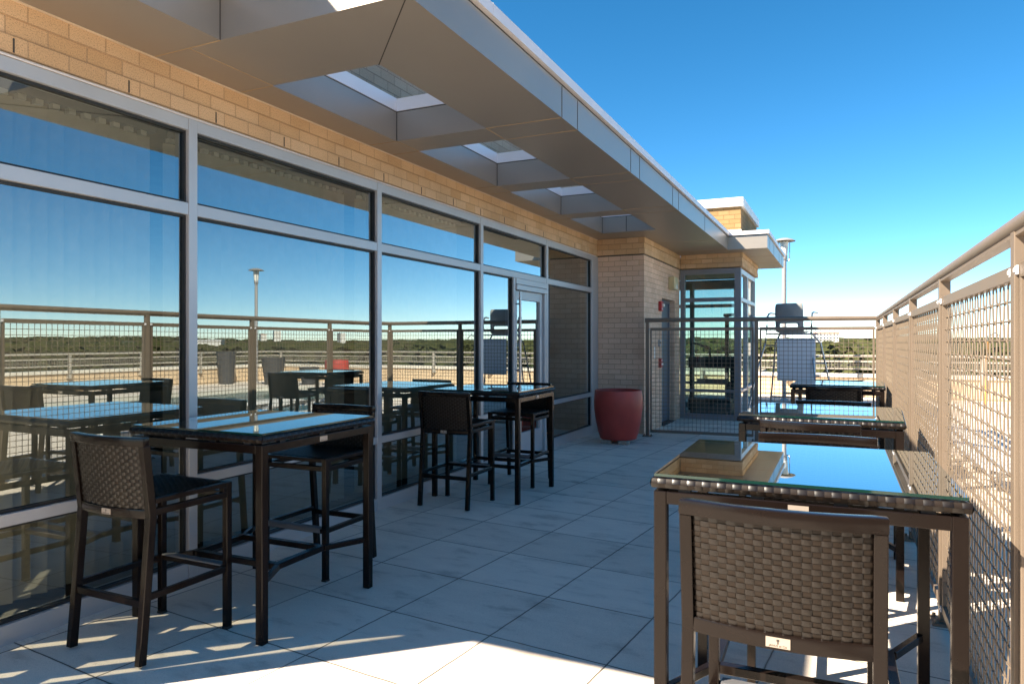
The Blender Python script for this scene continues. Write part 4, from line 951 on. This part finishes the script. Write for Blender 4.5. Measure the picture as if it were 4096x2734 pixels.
for k, (rad, h, mm) in enumerate(((4.6, 13.5, 'leaf_a'), (5.2, 14.5, 'leaf_b'), (4.0, 12.2, 'leaf_c'), (4.8, 14.0, 'leaf_a'))):
    r0 = empty('tree')
    crown_mesh(20 + k, rad, h, 5200, 0.27).build('crown', M[mm], r0)
    tr = MB().sweep([(0, 0, -0.5), (0.1, 0.05, h * 0.3), (0.0, 0.1, h * 0.62)], [(0.32 * math.cos(a), 0.32 * math.sin(a)) for a in [i * math.pi / 4 for i in range(8)]])
    for q in range(4):
        a = q * 1.6 + k; tr.tube([(0.05, 0.05, h * 0.33), (rad * 0.35 * math.cos(a), rad * 0.35 * math.sin(a), h * 0.55)], 0.13, 6)
    tr.build('trunk', M['bark'], r0)
    protos.append(r0)
rnd = random.Random(11)
TREES = []
for k in range(16): TREES.append((-26 + k * 3.9 + rnd.uniform(-1, 1), rnd.uniform(50, 82)))
for k in range(13): TREES.append((52 + rnd.uniform(0, 26), 5 + k * 6.5 + rnd.uniform(-2, 2)))
used = set()
for k, (x, y) in enumerate(TREES):
    v = k % 4; o = protos[v] if v not in used else copy_tree(protos[v]); used.add(v)
    o.location = (x, y, -14.0); s = rnd.uniform(0.88, 1.06); o.scale = (s, s, s * rnd.uniform(0.86, 0.97)); o.rotation_euler = (0, 0, rnd.uniform(0, 6.28))
    side = 'behind the back parapet' if k < 16 else 'beyond the pool parapet, mirrored in the windows'
    tag(o, ['olive green', 'dark green', 'yellowing autumn', 'full rounded olive'][v] + ' tree crown rising ' + side, 'tree', ['olive', 'dark', 'autumn', 'rounded'][v] + (' trees behind the back parapet' if k < 16 else ' trees beyond the pool parapet'))
# the wood that runs out to the hills, read as one mass
fo = MB(); rnd = random.Random(4)
ico = bmesh.new(); bmesh.ops.create_icosphere(ico, subdivisions=2, radius=1.0); iv = [v.co.copy() for v in ico.verts]; ifc = [tuple(v.index for v in f.verts) for f in ico.faces]; ico.free()
def hz(x, y):
    r_ = math.hypot(x, y); a = math.atan2(y, x)
    return -14.0 + (max(0, r_ - 1500) / 3700 * 24 * (1 + 0.35 * math.sin(3 * a + hp[0]) + 0.25 * math.sin(7 * a + hp[1]) + 0.15 * math.sin(17 * a + hp[2])) if r_ > 1500 else 0)
for k in range(5200):
    a = R(rnd.uniform(-45, 118)); q = rnd.random()
    r_ = 92 * (4600 / 92) ** (q ** 1.25)
    x, y = r_ * math.cos(a), r_ * math.sin(a); s = rnd.uniform(3.4, 6.2) * (1 + r_ / 600); hh = rnd.uniform(8.5, 13.0); zz = hz(x, y)
    if r_ < 420:
        # nearer crowns: loose shells of leaf clumps
        for _ in range(150 if r_ < 220 else 70):
            v = Vector((rnd.gauss(0, 1), rnd.gauss(0, 1), abs(rnd.gauss(0.2, 1)))).normalized(); u_ = rnd.uniform(0.66, 1.05)
            p = Vector((x + v.x * s * u_, y + v.y * s * u_, zz + hh * 0.40 + v.z * hh * 0.6 * u_))
            nrm = (v + Vector((rnd.uniform(-.8, .8), rnd.uniform(-.8, .8), rnd.uniform(-.3, .8)))).normalized(); t = nrm.orthogonal().normalized(); b_ = nrm.cross(t); l_ = rnd.uniform(0.5, 1.15) * (1 if r_ < 220 else 1.5)
            fo.add([p - t * l_ - b_ * l_ * 0.6, p + t * l_ - b_ * l_ * 0.5, p + t * l_ * 0.7 + b_ * l_, p - t * l_ * 0.6 + b_ * l_ * 0.8], [(0, 1, 2, 3)])
        s *= 0.72; hh *= 0.86
    jit = [rnd.uniform(0.66, 1.25) for _ in iv]
    fo.add([(x + p.x * s * jj, y + p.y * s * jj, zz + hh * 0.42 + p.z * hh * 0.58 * jj) for p, jj in zip(iv, jit)], ifc)
tag(fo.build('wood', M['leaf_a']), 'distant woodland running out to the hills', 'woodland', kind='stuff')
def far_block(x, y, wd, dp, h, rz, label, fl, roof=None):
    zz = hz(x, y); r0 = empty('distant_building', (x, y, zz), rz, label, 'building')
    MB().box(-wd / 2, wd / 2, -dp / 2, dp / 2, 0, h).build('wall', M['far_wall'], r0)
    w2 = MB(); n_ = int(wd / 7)
    for f_ in range(fl):
        z0 = h * (f_ + 0.35) / fl
        for i in range(n_):
            xx = -wd / 2 + (i + 0.25) * wd / n_
            for s in (-1, 1): w2.box(xx, xx + wd / n_ * 0.5, s * dp / 2 - 0.1, s * dp / 2 + 0.1, z0, z0 + h / fl * 0.4)
    w2.build('window', M['far_glass'], r0)
    MB().box(-wd / 2 - 0.5, wd / 2 + 0.5, -dp / 2 - 0.5, dp / 2 + 0.5, h, h + (roof or 1.0)).build('roof', M['far_roof'] if roof else M['cap'], r0)
far_block(1888, 1987, 46, 24, 46, R(40), 'tall pale apartment block on the skyline mirrored beside the lamp post', 9)
far_block(1935, 1965, 60, 20, 32, R(40), 'lower pale block with red roof next to the tall one on the skyline', 5, 3.0)
far_block(728, 653, 46, 30, 16, R(48), 'long white low building in the trees mirrored in the second window', 3)
far_block(1672, 2088, 34, 18, 40, R(30), 'small pale tower on the skyline mirrored in the third window', 6)
far_block(-36, 1970, 60, 24, 30, R(0), 'reddish roofed building among trees behind the lifeguard chair', 4, 2.5)
